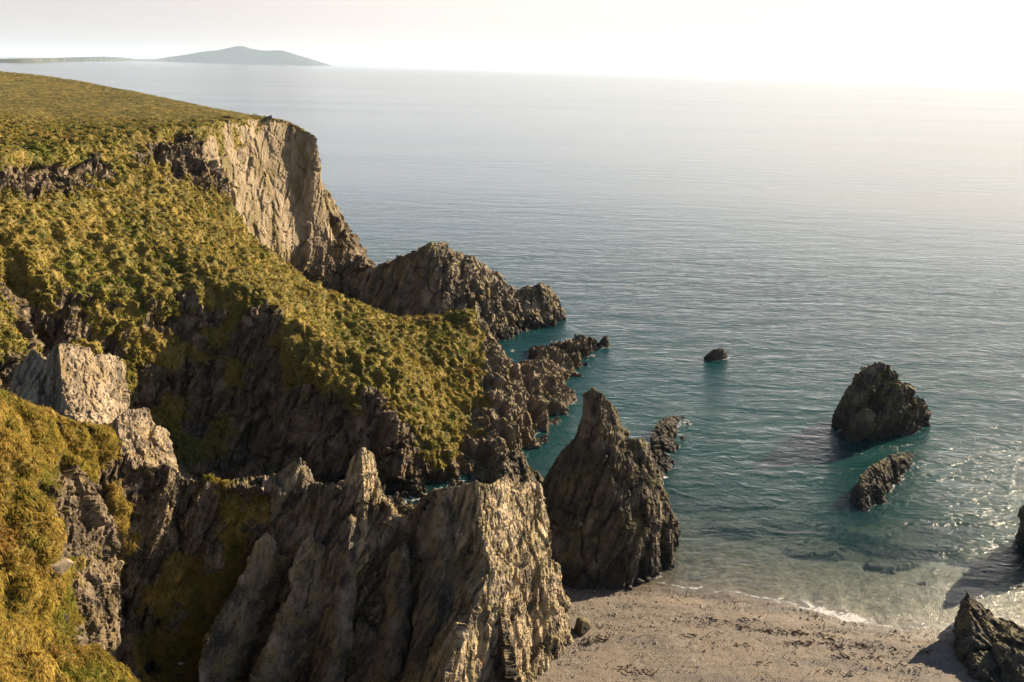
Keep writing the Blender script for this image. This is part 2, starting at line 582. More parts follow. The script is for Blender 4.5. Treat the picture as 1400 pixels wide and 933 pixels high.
M_TERR = make_terrain('headland_rock_and_turf')
M_ROCK = make_rock('weathered_slate')
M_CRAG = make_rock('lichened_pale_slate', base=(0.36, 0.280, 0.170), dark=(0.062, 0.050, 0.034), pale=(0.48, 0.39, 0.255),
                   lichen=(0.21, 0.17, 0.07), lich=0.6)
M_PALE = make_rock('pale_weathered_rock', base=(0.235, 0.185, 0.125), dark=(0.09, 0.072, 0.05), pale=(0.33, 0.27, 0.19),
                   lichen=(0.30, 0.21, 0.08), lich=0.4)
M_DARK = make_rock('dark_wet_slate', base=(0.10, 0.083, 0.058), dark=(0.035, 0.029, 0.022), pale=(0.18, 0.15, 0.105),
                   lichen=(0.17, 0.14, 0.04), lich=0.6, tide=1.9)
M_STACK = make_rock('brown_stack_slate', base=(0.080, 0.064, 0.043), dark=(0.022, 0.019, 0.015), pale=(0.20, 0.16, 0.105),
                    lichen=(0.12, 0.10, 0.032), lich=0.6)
M_GRASS = make_grass('coastal_grass')
M_BEACH = make_beach('shingle')
M_SEA = make_sea('sea_water')

# ------------------------------------------------------------------ headland
def W(x, y, z, g=0.0): return (x, y, z, g)


skyline = [P(-260, 66, 260, 1), P(-120, 82, 230, 1), P(0, 97, 200, 1), P(60, 103, 188, 1), P(120, 112, 174, 1), P(180, 124, 160, 1),
           P(230, 134, 149, 1), P(290, 147, 138, 1), P(350, 157, 127, 1), P(395, 166, 120, .9), P(420, 178, 119.5, .6), P(433, 192, 119, .2)]
behind = [W(p[0] * 1.05 + 2, p[1] + 22, p[2] - 6, 0 if p[1] < 145 else .8) for p in skyline[:-3]] + [W(-37, 137, 14), W(-34, 133, 3), W(-30, 130, -1.5), W(-22, 126, -2), W(-14, 124, -2.5)]
behind2 = [W(p[0] * 1.1 - 14, p[1] + 45, -3) for p in behind]
edge_r = [P(433, 192, 119), P(437, 240, 120.3), P(434, 285, 120.8), P(457, 325, 121), P(482, 347, 120.5), P(505, 362, 119.5), P(522, 372, 119), P(540, 420, 118.5), W(-14, 118, -2)]
clifftop = [P(270, 172, 100, .8), P(310, 165, 107, .6), P(350, 160, 114, .5), P(395, 166.5, 118.6, .4)]
face_base = [P(288, 255, 98.5), P(335, 330, 104), P(380, 372, 109), P(420, 395, 114), P(455, 400, 117)]
ridge = [P(270, 174, 98.5, .3), P(298, 240, 95, .3), P(330, 308, 92, .75), P(380, 352, 90, .9), P(420, 383, 88.5, .9), P(470, 407, 88.5, .9),
         P(530, 429, 90, .9), P(570, 432, 91, .8), P(605, 427, 91, .9), P(625, 417, 91, .9), P(645, 421, 91.3, .6), P(668, 447, 91.5, .1),
         P(690, 485, 92, 0), P(704, 500, 93, 0)]
valley = [W(-34.5, 97.3, 19), W(-31, 99, 14), W(-26.5, 99.5, 8), W(-22, 101, 3), W(-15, 101, 0), W(-8, 99, -1.5), W(-2, 98, -2), W(2, 97, -2)]
brow = [P(-250, 205, 58, 1), P(-100, 213, 62, 1), P(0, 212, 68, 1), P(50, 205, 74, 1), P(100, 203, 80, 1), P(150, 194, 86, 1), P(200, 181, 92, 1), P(240, 175, 97, .5)]
lip = [P(-250, 240, 56.5, .1), P(-100, 250, 60.8, .1), P(0, 247, 67.2, .05), P(55, 241, 73, .1), P(105, 231, 79.2, .25), P(160, 215, 85, .5), P(215, 206, 91.2, .12), P(255, 206, 95.4, .05)]
mid = [P(-250, 330, 50, .9), P(-100, 320, 54, .9), P(0, 312, 61, .9), P(70, 305, 66, .9), P(140, 300, 72, .9), P(210, 295, 78, .9), P(280, 300, 85, .9), P(312, 308, 89, .9)]
brk = [P(-250, 400, 44, .8), P(-100, 388, 50, .7), P(0, 376, 56.5, .6), P(60, 366, 61.5, .6), P(105, 398, 62.5, .6), P(180, 418, 65.5, .6), P(250, 396, 69.5, .6),
       P(300, 376, 72, .6), P(345, 388, 72.5, .6), P(380, 425, 71.5, .6), P(398, 480, 69, .6), P(432, 512, 68, .6), P(480, 527, 68, .6),
       P(522, 502, 71, .6), P(546, 492, 73, .6)]
slope2 = [P(350, 365, 80, .95), P(420, 420, 80, .95), P(470, 455, 79, .95), P(520, 460, 80, .95), P(570, 470, 82, .9), P(620, 470, 84, .95)]
tongue = [P(546, 492, 73, .7), P(566, 540, 72.6, .7), P(590, 590, 71.4, .7), P(610, 612, 71, .4), P(634, 604, 74, .4), P(640, 565, 78, .55), P(645, 520, 82, .6), P(655, 470, 88, .4)]
foot = [W(-44, 47, 11), W(-38, 53, 10, .1), P(40, 585, 57.5, .1), P(120, 605, 60, .3), P(200, 618, 63.5, .55), P(250, 618, 65.5, .6), P(310, 636, 66.5, .35), P(370, 646, 67, .1), P(430, 662, 66.5), P(500, 675, 66),
        P(552, 692, 65), P(606, 684, 66.2), P(640, 672, 67.5), P(672, 655, 69), P(700, 640, 70)]
ledge = [P(205, 565, 65.2, .5), P(260, 560, 67.3, .5), P(320, 590, 68.2, .35), P(360, 612, 68.2, .15)]
floorl = [W(-46, 40, 9), W(-32, 47, 8), W(-25, 53, 4), W(-17, 58, 2), Z(430, 690, 2.6), Z(520, 702, 2.3), Z(600, 698, 2.0), Z(650, 680, 1.6), Z(690, 658, 1.0), Z(705, 640, .3)]
water1 = [Z(716, 619, 0), Z(738, 606, 0), Z(757, 583, 0), Z(772, 548, 0), Z(790, 516, 0), Z(802, 492, 0), Z(822, 470, 0)]
water1b = [W(p[0] + 2.0, p[1] - 2.5, -2.5) for p in water1] + [W(16, 112, -2.5)]
reef = [P(700, 552, 80), P(728, 550, 82.5), P(748, 515, 89.5), P(738, 490, 96), P(770, 474, 102), P(806, 464, 106)]
reef_back = [Z(706, 494, -.8), Z(720, 480, -.8), Z(762, 469, -.8), Z(820, 463, -.8)]
front_out = [W(-46, 30, 8), W(-20, 47, 4), W(-10, 54, 2), W(-2, 58, 1.8), W(1.5, 60, .6), W(3.5, 64, -2)]

lines = [skyline, behind, behind2, edge_r, clifftop, face_base, ridge, valley, brow, lip, mid, brk, slope2, tongue, foot, ledge, floorl, water1, water1b, reef, reef_back, front_out]
pts = [P(150, 150, 120, 1), P(60, 150, 120, 1), P(-60, 140, 130, 1), P(220, 155, 115, 1), P(480, 335, 122), P(450, 345, 119), P(590, 520, 78, .95), P(620, 540, 79, .9),
       P(600, 560, 75, .9), P(690, 540, 82), P(640, 640, 70.5), P(680, 610, 73.5), P(700, 590, 76.5)]
V, T = tin(lines, pts)
V, T = refine(V, T, lambda p: np.full(len(p), 2.0))
V = smooth(V, T, 1, 0.45, slice(0, 4))
V, T = refine(V, T, Lcam(0.0022, 0.12))
p = V[:, :3].copy()
N = normals(V, T)
steep = 1 - np.clip(N[:, 2], 0, 1)
g0 = np.clip(V[:, 3], 0, 1)
gn = fbm(p / 2.6, 4, 31) * 1.25
gr = np.clip(g0 + 0.55 * gn + 0.42 * (0.45 - steep) * (steep > .45), 0, 1)
gr = np.clip((gr - 0.30) / 0.25, 0, 1)
rockw = 1 - gr
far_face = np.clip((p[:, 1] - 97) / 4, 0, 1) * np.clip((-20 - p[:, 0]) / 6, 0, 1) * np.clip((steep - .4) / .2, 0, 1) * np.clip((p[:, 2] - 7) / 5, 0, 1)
sunlit_flank = np.clip((p[:, 0] + 9) / 4, 0, 1) * np.clip((p[:, 1] - 66) / 4, 0, 1) * np.clip((p[:, 1] < 100) * 1.0, 0, 1) * 0.55  # sunlight on the spur's right side, painted in as paler rock
rockw = rockw * (1 - 0.72 * far_face)
d = rock_disp(p, 1.0, 3) * rockw
hum = fbm(p / 0.9, 2, 61) * 0.8 + fbm(p / 2.6, 3, 66) * 0.75 + 0.5 * fbm(p / 9, 2, 71)
platw = np.clip((p[:, 1] - 85) / 25, 0, 1) * np.clip((p[:, 2] - 24) / 2, 0, 1)
d += gr * hum * (1 - 0.75 * platw)
fade = np.clip((p[:, 2] + 1.5) / 1.5, 0.2, 1)
V[:, :3] += N * (d * fade)[:, None]
N2 = normals(V, T)
V[:, :3] += N2 * (rock_disp_fine(V[:, :3], 1.4, 5) * rockw)[:, None]
head = mesh_obj('headland', V, T, M_TERR, attrs={'grass': gr, 'pale': np.maximum(far_face, sunlit_flank)})
tag(head, 'grassy headland with a pale sheer far cliff and dark shaded inner cliffs', kind='structure')
HEAD = (V, T, gr, N2)
print('headland', len(V), len(T))

# ------------------------------------------------------------------ foreground slope
crest = [P(-250, 480, 25, .9), P(-100, 515, 29, .9), P(0, 536, 33, .9), P(60, 552, 34.5, .9), P(120, 576, 36.5, .8), P(160, 602, 37.6, .5), P(200, 628, 38.6, .3), P(240, 645, 39.6, .2), P(290, 658, 40.5, .3),
         P(340, 650, 41, .3), P(380, 645, 41.5, .2), P(420, 660, 42, .1), P(470, 665, 42), P(520, 695, 42.5), P(548, 706, 43), P(600, 675, 43.3), P(660, 675, 43.6)]
cback = [W(p[0] - 0.8, p[1] + 2.2, p[2] - 4.5, .2) for p in crest]
cback2 = [W(p[0] - 2, p[1] + 7, max(1.0, p[2] - 10), .1) for p in crest]
r1 = [P(-250, 590, 21.5, 1), P(-100, 605, 25, 1), P(0, 622, 28.5, .85), P(50, 648, 29.3, .55), P(88, 668, 30.8, .4), P(140, 690, 35.2, .3), P(200, 712, 38, .3), P(280, 728, 39.7, .6), P(340, 725, 40.5, .6), P(400, 732, 40.6, .3), P(450, 762, 40.7), P(520, 785, 41.2), P(570, 765, 41.7)]
r2 = [P(-250, 720, 19.5, 1), P(-100, 710, 23, 1), P(0, 722, 26.3, 1), P(40, 740, 26.8, .9), P(74, 760, 27.6, .7)]
r2b = [P(150, 790, 36.2, .5), P(190, 800, 37, .6), P(250, 815, 38, .7), P(320, 822, 38.7, .5), P(380, 832, 39.2, .1), P(450, 852, 39.3), P(530, 862, 39.9)]
r3 = [P(-250, 880, 17.5, 1), P(-100, 850, 21, 1), P(0, 852, 24.5, 1), P(40, 860, 24.8, 1), P(74, 882, 25.4, .9)]
r3b = [P(150, 902, 35.6, .5), P(190, 920, 36, .6), P(240, 935, 36.5, .7), P(320, 942, 37.2, .5), P(400, 947, 37.6), P(480, 947, 38), P(560, 947, 38.9)]
gul = [P(84, 1000, 25, .7), W(-16.6, 27.5, 11, .4), W(-17.6, 31, 7.5, .4), W(-18.4, 34.4, 7, .4)]
r4 = [P(-200, 1100, 15, 1), P(-60, 1050, 18.5, 1), P(40, 1050, 20, 1), P(85, 1070, 21, 1)]
r4b = [P(220, 1090, 31.5, .7), P(330, 1090, 33, .5), P(440, 1090, 33.5), P(580, 1090, 36.5)]
r5 = [W(-16, 8, 16, 1), W(-8, 10, 10, 1), W(-4, 18, 6, .5), W(0, 26, 3), W(2, 32, 1.5)]
V, T = tin([crest, cback, cback2, r1, r2, r2b, r3, r3b, gul, r4, r4b, r5])
V, T = refine(V, T, lambda p: np.full(len(p), 1.2))
V = smooth(V, T, 1, 0.4, slice(0, 4))
V, T = refine(V, T, Lcam(0.0020, 0.05))
p = V[:, :3].copy()
N = normals(V, T)
steep = 1 - np.clip(N[:, 2], 0, 1)
gr = np.clip(V[:, 3] + 0.75 * fbm(p / 2.0, 4, 131) + 0.35 * (0.4 - steep), 0, 1)
gr = np.clip((gr - 0.32) / 0.25, 0, 1)
rockw = 1 - gr
d = rock_disp(p, 0.6, 103) * rockw + gr * (0.65 * fbm(p / 1.2, 2, 161) + 0.13 * fbm(p / .5, 2, 166, ridged=True) + .95 * fbm(p / 3.6, 2, 171))
V[:, :3] += N * d[:, None]
N2 = normals(V, T)
V[:, :3] += N2 * (rock_disp_fine(V[:, :3], 1.5, 105) * rockw)[:, None]
fore = mesh_obj('foreground_slope', V, T, M_TERR, attrs={'grass': gr, 'pale': np.zeros(len(V))})
tag(fore, 'near grassy slope falling into a shaded rocky hollow below the viewpoint', kind='structure')
FORE = (V, T, gr, N2)
print('fore', len(V), len(T))


# ------------------------------------------------------------------ free rocks
WASH = [HEAD[0][(np.abs(HEAD[0][:, 2]) < .12) & (HEAD[0][:, 0] > -14)][:, :2]]

def rock(name, label, cat, cols, mat, back=(1, 4), zb=-1.5, amp=0.7, seed=0, big=0.6, lo=0.05, k=0.0018, pre=0.6, fine=1.0, bulge=0.6, group=None, sm=0.12, tip=0.4):
    V, T = tent(cols, back, zb, bulge=bulge)
    V, T = orient_out(V, T)
    V, T = refine(V, T, lambda p: np.full(len(p), pre))
    V = smooth(V, T, 1, sm)
    V, T = refine(V, T, Lcam(k, lo))
    q = V[:, :3].copy()
    N = normals(V, T)
    dd = rock_disp(q, amp, seed, big)
    V[:, :3] += N * ((dd - dd.mean()) * (tip + (1 - tip) * np.clip(V[:, 3] * 3.2, 0, 1)))[:, None]
    N = normals(V, T)
    V[:, :3] += N * rock_disp_fine(V[:, :3], fine, seed + 50)[:, None]
    c = V[:, :3].mean(0); c[2] = max(0, V[:, 2].min())
    V[:, :3] -= c
    o = mesh_obj(name, V, T, mat)
    o.location = c
    tag(o, label, cat, group)
    V2 = V[:, :3] + c
    WASH.append(V2[np.abs(V2[:, 2]) < .12][::3, :2])
    return o, V[:, :3] + c, T


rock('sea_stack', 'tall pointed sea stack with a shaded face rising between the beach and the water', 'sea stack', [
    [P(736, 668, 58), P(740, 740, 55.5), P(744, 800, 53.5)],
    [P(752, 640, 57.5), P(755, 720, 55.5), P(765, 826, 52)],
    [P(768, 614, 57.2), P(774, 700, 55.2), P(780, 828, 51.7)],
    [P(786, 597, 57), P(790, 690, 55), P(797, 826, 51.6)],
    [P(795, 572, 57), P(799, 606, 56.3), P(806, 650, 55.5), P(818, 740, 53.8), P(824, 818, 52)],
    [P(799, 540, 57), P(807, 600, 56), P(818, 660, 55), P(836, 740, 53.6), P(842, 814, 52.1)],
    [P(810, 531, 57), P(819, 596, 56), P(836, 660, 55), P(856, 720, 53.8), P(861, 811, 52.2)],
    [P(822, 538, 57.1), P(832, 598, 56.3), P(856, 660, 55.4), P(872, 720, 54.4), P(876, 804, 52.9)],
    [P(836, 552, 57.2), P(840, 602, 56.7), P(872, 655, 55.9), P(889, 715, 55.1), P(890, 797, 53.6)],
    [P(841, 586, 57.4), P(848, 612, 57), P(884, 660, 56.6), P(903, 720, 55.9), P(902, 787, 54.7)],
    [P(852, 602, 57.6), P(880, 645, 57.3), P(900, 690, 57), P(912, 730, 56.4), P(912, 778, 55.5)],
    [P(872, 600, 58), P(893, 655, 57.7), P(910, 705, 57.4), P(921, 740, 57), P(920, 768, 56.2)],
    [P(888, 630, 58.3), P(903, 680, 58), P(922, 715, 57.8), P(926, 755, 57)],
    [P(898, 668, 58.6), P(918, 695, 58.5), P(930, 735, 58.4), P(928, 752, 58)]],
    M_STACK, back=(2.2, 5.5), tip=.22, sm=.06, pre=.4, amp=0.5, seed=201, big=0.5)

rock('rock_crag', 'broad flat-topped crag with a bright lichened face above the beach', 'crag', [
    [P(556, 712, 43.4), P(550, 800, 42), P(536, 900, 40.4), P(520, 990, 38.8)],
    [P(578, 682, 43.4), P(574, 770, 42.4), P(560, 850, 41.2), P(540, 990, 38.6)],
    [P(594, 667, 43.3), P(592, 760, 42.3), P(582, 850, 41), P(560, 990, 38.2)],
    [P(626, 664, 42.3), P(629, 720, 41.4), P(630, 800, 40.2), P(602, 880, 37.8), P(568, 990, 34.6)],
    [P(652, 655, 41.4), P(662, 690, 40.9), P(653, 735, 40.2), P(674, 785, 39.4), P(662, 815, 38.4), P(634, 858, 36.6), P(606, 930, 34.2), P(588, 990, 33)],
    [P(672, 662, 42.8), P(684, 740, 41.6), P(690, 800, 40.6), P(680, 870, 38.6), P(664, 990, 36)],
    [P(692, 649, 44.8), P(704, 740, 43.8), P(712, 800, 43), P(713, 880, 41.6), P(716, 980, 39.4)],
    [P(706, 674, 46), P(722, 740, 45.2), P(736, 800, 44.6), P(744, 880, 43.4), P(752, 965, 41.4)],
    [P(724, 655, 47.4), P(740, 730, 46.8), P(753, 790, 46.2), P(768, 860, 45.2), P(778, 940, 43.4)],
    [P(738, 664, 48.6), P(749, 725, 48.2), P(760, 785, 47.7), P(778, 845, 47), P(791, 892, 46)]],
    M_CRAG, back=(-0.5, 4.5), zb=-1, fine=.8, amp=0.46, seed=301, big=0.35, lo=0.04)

rock('rock_promontory', 'humped rock promontory with turf on its back beyond the spur', 'rock', [
    [P(455, 380, 119), P(458, 430, 116)],
    [P(490, 372, 118), P(488, 440, 114)],
    [P(522, 360, 116.5), P(520, 440, 112)],
    [P(556, 347, 114.5), P(556, 440, 110)],
    [P(576, 340, 113.5), P(582, 390, 111), P(590, 470, 107)],
    [P(590, 332, 113.5), P(598, 390, 111), P(612, 480, 106.5)],
    [P(602, 331, 114.5), P(620, 390, 112), P(640, 482, 106.5)],
    [P(618, 344, 116), P(642, 400, 113), P(664, 482, 107)],
    [P(646, 352, 118.5), P(666, 405, 115), P(684, 476, 108.5)],
    [P(672, 370, 120.5), P(684, 410, 117), P(697, 468, 110)],
    [P(690, 392, 121), P(700, 422, 118), P(710, 462, 112)],
    [P(706, 398, 121), P(716, 425, 118.5), P(726, 457, 114)],
    [P(724, 392, 121.5), P(734, 420, 119), P(742, 450, 115.5)],
    [P(738, 386, 122.5), P(750, 415, 120), P(758, 443, 117.5)],
    [P(756, 402, 124), P(764, 420, 122), P(772, 431, 121)]],
    M_ROCK, back=(1.5, 9), amp=0.85, seed=401, big=0.6, lo=0.1, pre=2.0)

rock('skerry', 'long dark skerry just right of the tall sea stack', 'rock', [
    [P(889, 612, 76), P(889, 640, 71.5), Z(889, 658, 0)],
    [P(892, 592, 78), P(897, 630, 72.5), Z(900, 660, 0)],
    [P(899, 578, 80), P(907, 610, 75.5), Z(914, 646, 0)],
    [P(914, 570, 82.5), P(919, 594, 79), Z(926, 622, 0)],
    [P(930, 568, 84.5), P(932, 583, 82.5), Z(936, 599, 0)],
    [P(938, 571, 85), Z(940, 582, 0)]], M_DARK, back=(1.5, 1.5), zb=-1.5, amp=0.4, seed=501, big=0.4)

rock('sea_stack', 'lone mossy pyramid rock standing well out in the water', 'sea stack', [
    [P(1150, 555, 81), Z(1148, 592, 0)],
    [P(1158, 540, 81.5), P(1160, 565, 80), Z(1166, 601, 0)],
    [P(1182, 505, 82.5), P(1180, 555, 80), Z(1184, 602, 0)],
    [P(1207, 496, 83), P(1206, 550, 81), Z(1208, 597, 0)],
    [P(1222, 515, 83.5), P(1228, 555, 82), Z(1234, 592, 0)],
    [P(1240, 540, 84), P(1244, 562, 83), Z(1250, 585, 0)],
    [P(1258, 548, 84.5), P(1262, 560, 84), Z(1266, 575, 0)]], M_DARK, back=(0.8, 4.5), fine=1.8, amp=1.1, tip=.75, seed=601, big=0.5)

rock('skerry', 'low ridged skerry in front of the lone pyramid rock', 'rock', [
    [P(1166, 672, 66.5), Z(1165, 694, 0)],
    [P(1176, 650, 68), P(1178, 675, 66), Z(1180, 702, 0)],
    [P(1194, 634, 70), P(1198, 660, 67.5), Z(1202, 690, 0)],
    [P(1214, 624, 72), P(1217, 645, 70), Z(1222, 668, 0)],
    [P(1232, 619, 74), P(1235, 633, 73), Z(1238, 647, 0)],
    [P(1243, 622, 76), Z(1245, 632, 0)]], M_DARK, back=(1.2, 1.8), amp=0.4, seed=701, big=0.3)

rock('skerry', 'smallest grey skerry alone far out on the open water', 'rock', [
    [P(967, 486, 103.5), Z(966, 492, 0)],
    [P(975, 478, 104), Z(976, 494, 0)],
    [P(984, 475, 104.5), Z(986, 493, 0)],
    [P(993, 481, 105), Z(995, 489, 0)]], M_ROCK, back=(0.3, 2), amp=0.3, seed=801, big=0.3, pre=.7)

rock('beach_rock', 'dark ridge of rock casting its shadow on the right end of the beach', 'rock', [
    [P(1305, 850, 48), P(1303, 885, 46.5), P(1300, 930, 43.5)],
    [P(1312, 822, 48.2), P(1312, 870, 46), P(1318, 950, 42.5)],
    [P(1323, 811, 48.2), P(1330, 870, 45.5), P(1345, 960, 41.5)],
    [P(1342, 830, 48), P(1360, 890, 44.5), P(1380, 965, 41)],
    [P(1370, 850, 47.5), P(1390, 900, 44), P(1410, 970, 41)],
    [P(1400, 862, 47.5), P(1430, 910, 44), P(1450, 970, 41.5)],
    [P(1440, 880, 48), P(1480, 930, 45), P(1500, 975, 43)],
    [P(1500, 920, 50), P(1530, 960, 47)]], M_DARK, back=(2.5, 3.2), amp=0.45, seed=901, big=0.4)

rock('sea_stack', 'dark upright rock cut by the right edge of the photo in glittering water', 'sea stack', [
    [P(1415, 690, 59), P(1415, 730, 57.5), Z(1417, 760, 0)],
    [P(1425, 670, 59.5), P(1425, 730, 57.5), Z(1429, 772, 0)],
    [P(1443, 655, 60), P(1448, 720, 58), Z(1453, 775, 0)],
    [P(1468, 670, 60.5), P(1473, 720, 59), Z(1480, 765, 0)],
    [P(1491, 710, 61), Z(1495, 750, 0)]], M_DARK, back=(0.5, 3), amp=0.4, seed=951, big=0.3)

rock('low_rock', 'low dark knob of rock in the gap between the bright crag and the tall stack', 'rock', [
    [P(640, 668, 60), P(640, 690, 58)],
    [P(668, 640, 61.5), P(668, 690, 57)],
    [P(690, 618, 62), P(690, 650, 59), P(690, 690, 56)],
    [P(704, 614, 62.3), P(708, 650, 60), P(712, 690, 56.5)],
    [P(722, 632, 62.5), P(728, 660, 60.5), P(734, 690, 58)],
    [P(741, 654, 62.8), P(746, 680, 61)]], M_STACK, back=(0.5, 1.5), amp=0.4, seed=1001, big=0.3)

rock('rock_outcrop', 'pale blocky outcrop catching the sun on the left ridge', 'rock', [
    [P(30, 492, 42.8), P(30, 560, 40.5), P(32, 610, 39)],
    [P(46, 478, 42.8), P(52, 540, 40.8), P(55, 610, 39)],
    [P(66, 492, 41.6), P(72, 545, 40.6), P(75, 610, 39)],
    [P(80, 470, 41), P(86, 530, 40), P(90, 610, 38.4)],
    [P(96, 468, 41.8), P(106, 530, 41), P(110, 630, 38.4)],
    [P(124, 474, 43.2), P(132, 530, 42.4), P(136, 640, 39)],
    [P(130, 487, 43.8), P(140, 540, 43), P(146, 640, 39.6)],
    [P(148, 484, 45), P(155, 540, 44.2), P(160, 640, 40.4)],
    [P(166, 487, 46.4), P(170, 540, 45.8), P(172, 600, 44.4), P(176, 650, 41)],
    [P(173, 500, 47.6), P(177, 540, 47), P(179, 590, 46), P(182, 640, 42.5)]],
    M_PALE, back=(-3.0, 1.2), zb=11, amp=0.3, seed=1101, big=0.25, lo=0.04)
rock('rock_outcrop', 'lower pale slab with a square knob beside the blocky outcrop', 'rock', [
    [P(160, 570, 41), P(166, 620, 39.8), P(170, 660, 38)],
    [P(176, 562, 41.8), P(182, 620, 40.6), P(186, 660, 38.6)],
    [P(190, 557, 42.4), P(196, 610, 41.4), P(200, 660, 39.2)],
    [P(205, 556, 43.2), P(209, 600, 42.6), P(214, 665, 39.8)],
    [P(209, 580, 43.5), P(220, 615, 42.8), P(226, 665, 40.2)],
    [P(228, 588, 44.4), P(234, 620, 43.8), P(242, 668, 41)],
    [P(238, 612, 45), P(246, 645, 44), P(256, 675, 41.6)]],
    M_PALE, back=(-2.4, 0.8), zb=10, amp=0.28, seed=1151, big=0.2, lo=0.04)

rock('rock_pinnacle', 'thin sunlit blade of rock standing on the ridge left of the bright crag', 'pinnacle', [
    [P(474, 652, 43), P(474, 700, 42), P(470, 770, 41)],
    [P(484, 624, 42.8), P(485, 690, 42), P(486, 780, 41)],
    [P(495, 611, 42.6), P(497, 670, 42), P(502, 780, 41.2)],
    [P(502, 614, 43.2), P(505, 670, 42.7), P(510, 780, 41.8)],
    [P(512, 622, 44.2), P(513, 668, 43.8), P(522, 770, 42.6)],
    [P(514, 662, 44.4), P(526, 690, 44), P(540, 760, 43)],
    [P(530, 682, 45), P(540, 712, 44.5), P(552, 770, 43.4)],
    [P(548, 706, 45.6), P(556, 740, 45), P(562, 780, 44)]],
    M_CRAG, back=(-0.6, 1.0), zb=8, amp=0.28, seed=1201, big=0.2, lo=0.04)
rock('rock_pinnacle', 'grey tilted slab pinnacle with a bright right edge at the middle of the ridge', 'pinnacle', [
    [P(372, 655, 42), P(372, 700, 41), P(370, 760, 40)],
    [P(392, 640, 42), P(395, 690, 41), P(398, 760, 40)],
    [P(410, 626, 42.2), P(418, 690, 41.2), P(422, 770, 40.2)],
    [P(424, 645, 42.6), P(436, 700, 41.9), P(442, 770, 40.8)],
    [P(442, 680, 43.1), P(450, 720, 42.5), P(458, 780, 41.5)]], M_ROCK, back=(-0.2, 1.4), zb=9, amp=0.28, seed=1251, big=0.2, lo=0.04)
rock('rock_rib', 'long slanting rib of slate running down the hollow, the one farther right', 'rock', [
    [P(424, 728, 40.6), P(410, 740, 39.9), P(396, 760, 39.2)],
    [P(438, 742, 40.4), P(418, 770, 39.4), P(398, 800, 38.6)],
    [P(436, 780, 39.9), P(410, 810, 39), P(380, 840, 38)],
    [P(428, 830, 39.3), P(395, 850, 38.3), P(365, 880, 37.2)],
    [P(412, 880, 38.6), P(375, 895, 37.4), P(345, 920, 36.4)],
    [P(395, 935, 37.8), P(350, 950, 36.4), P(325, 960, 35.4)],
    [P(380, 985, 37), P(340, 990, 35.6), P(320, 1000, 34.6)]], M_ROCK, back=(1.4, 0.7), zb=3, amp=0.28, seed=1301, big=0.2, lo=0.04)
rock('rock_rib', 'shorter slanting rib of slate running down the hollow, the one farther left', 'rock', [
    [P(366, 726, 40), P(356, 735, 39.4), P(346, 745, 38.9)],
    [P(362, 752, 39.6), P(346, 765, 38.8), P(332, 780, 38.2)],
    [P(340, 800, 38.8), P(322, 812, 38), P(306, 826, 37.2)],
    [P(318, 850, 37.8), P(298, 858, 36.9), P(282, 868, 36)],
    [P(300, 890, 37), P(282, 898, 36), P(270, 905, 35.2)]], M_ROCK, back=(1.2, 0.7), zb=4, amp=0.25, seed=1351, big=0.2, lo=0.04)

for lab, crest_ in [('sharp slate rib with a bright edge on the dark side of the bright crag', [(608, 668, 42.2), (614, 720, 41), (606, 790, 39.7), (594, 850, 38.2), (574, 930, 36.2), (560, 990, 35)]),
                    ('slate rib in the dark cleft between the thin blade and the bright crag', [(553, 738, 41.3), (549, 800, 40.2), (540, 860, 39), (526, 940, 37.2), (516, 990, 36)]),
                    ('narrow slate rib straight below the thin blade of rock', [(480, 705, 41.3), (474, 780, 39.9), (462, 860, 38.5), (446, 940, 37)])]:
    rock('rock_rib', lab, 'rock', [[P(x_, y_, Y_), P(x_ - 14, y_ + 14, Y_ - .1), P(x_ - 34, y_ + 30, Y_ + .3)] for x_, y_, Y_ in crest_], M_ROCK, back=(1.0, 0.75), zb=1, amp=0.26,
         seed=1400 + int(crest_[0][0]), big=0.2, lo=0.04)


def boulder(name, label, c, s, mat, seed, k=0.0016, group=None, cat='rock'):
    import bmesh
    bm = bmesh.new(); bmesh.ops.create_icosphere(bm, subdivisions=4 if max(s) > .4 else 3, radius=1.0)
    V = np.array([v.co[:] for v in bm.verts]); T = np.array([[v.index for v in f.verts] for f in bm.faces]); bm.free()
    r_ = np.random.default_rng(seed)
    for _ in range(9):                                     # cleave flat faces
        n = r_.normal(size=3); n /= np.linalg.norm(n); h = r_.uniform(.55, .85)
        dd = V @ n - h
        V = V - np.clip(dd, 0, None)[:, None] * n
    V = V * (1 + 0.10 * fbm(V * 2.3 + seed, 4, seed))[:, None]
    V = V * np.array(s)
    o = mesh_obj(name, V, T, mat)
    o.location = c; o.rotation_euler = (0, 0, r_.uniform(0, 6))
    tag(o, label, cat, group)
    return o


# ------------------------------------------------------------------ beach, seabed, sea
shore_px = [(640, 800), (790, 800), (860, 800), (892, 799), (940, 806), (1000, 812), (1050, 822), (1100, 832), (1150, 845), (1200, 855), (1250, 861), (1300, 860), (1360, 860), (1440, 862), (1560, 868)]
SH = np.array([Z(a, b, 0)[:2] for a, b in shore_px])


def shore_y(x):
    return np.interp(x, SH[:, 0], SH[:, 1])


def bed_z(x, y):
    d = y - shore_y(x)                       # >0 : out to sea
    return np.where(d > 0, -0.05 * d - 0.0012 * np.clip(d, 0, 40) ** 2, 0.6 * (1 - np.exp(d / 5)) - 0.075 * d * 0.7)


def grid(x0, x1, y0, y1, st):
    xs = np.arange(x0, x1 + st, st); ys = np.arange(y0, y1 + st, st)
    X, Y = np.meshgrid(xs, ys)
    nx = len(xs)
    i = (np.arange(len(ys) - 1)[:, None] * nx + np.arange(nx - 1)[None]).ravel()
    T = np.stack([i, i + 1, i + nx + 1, i + nx], 1)
    return X.ravel(), Y.ravel(), T


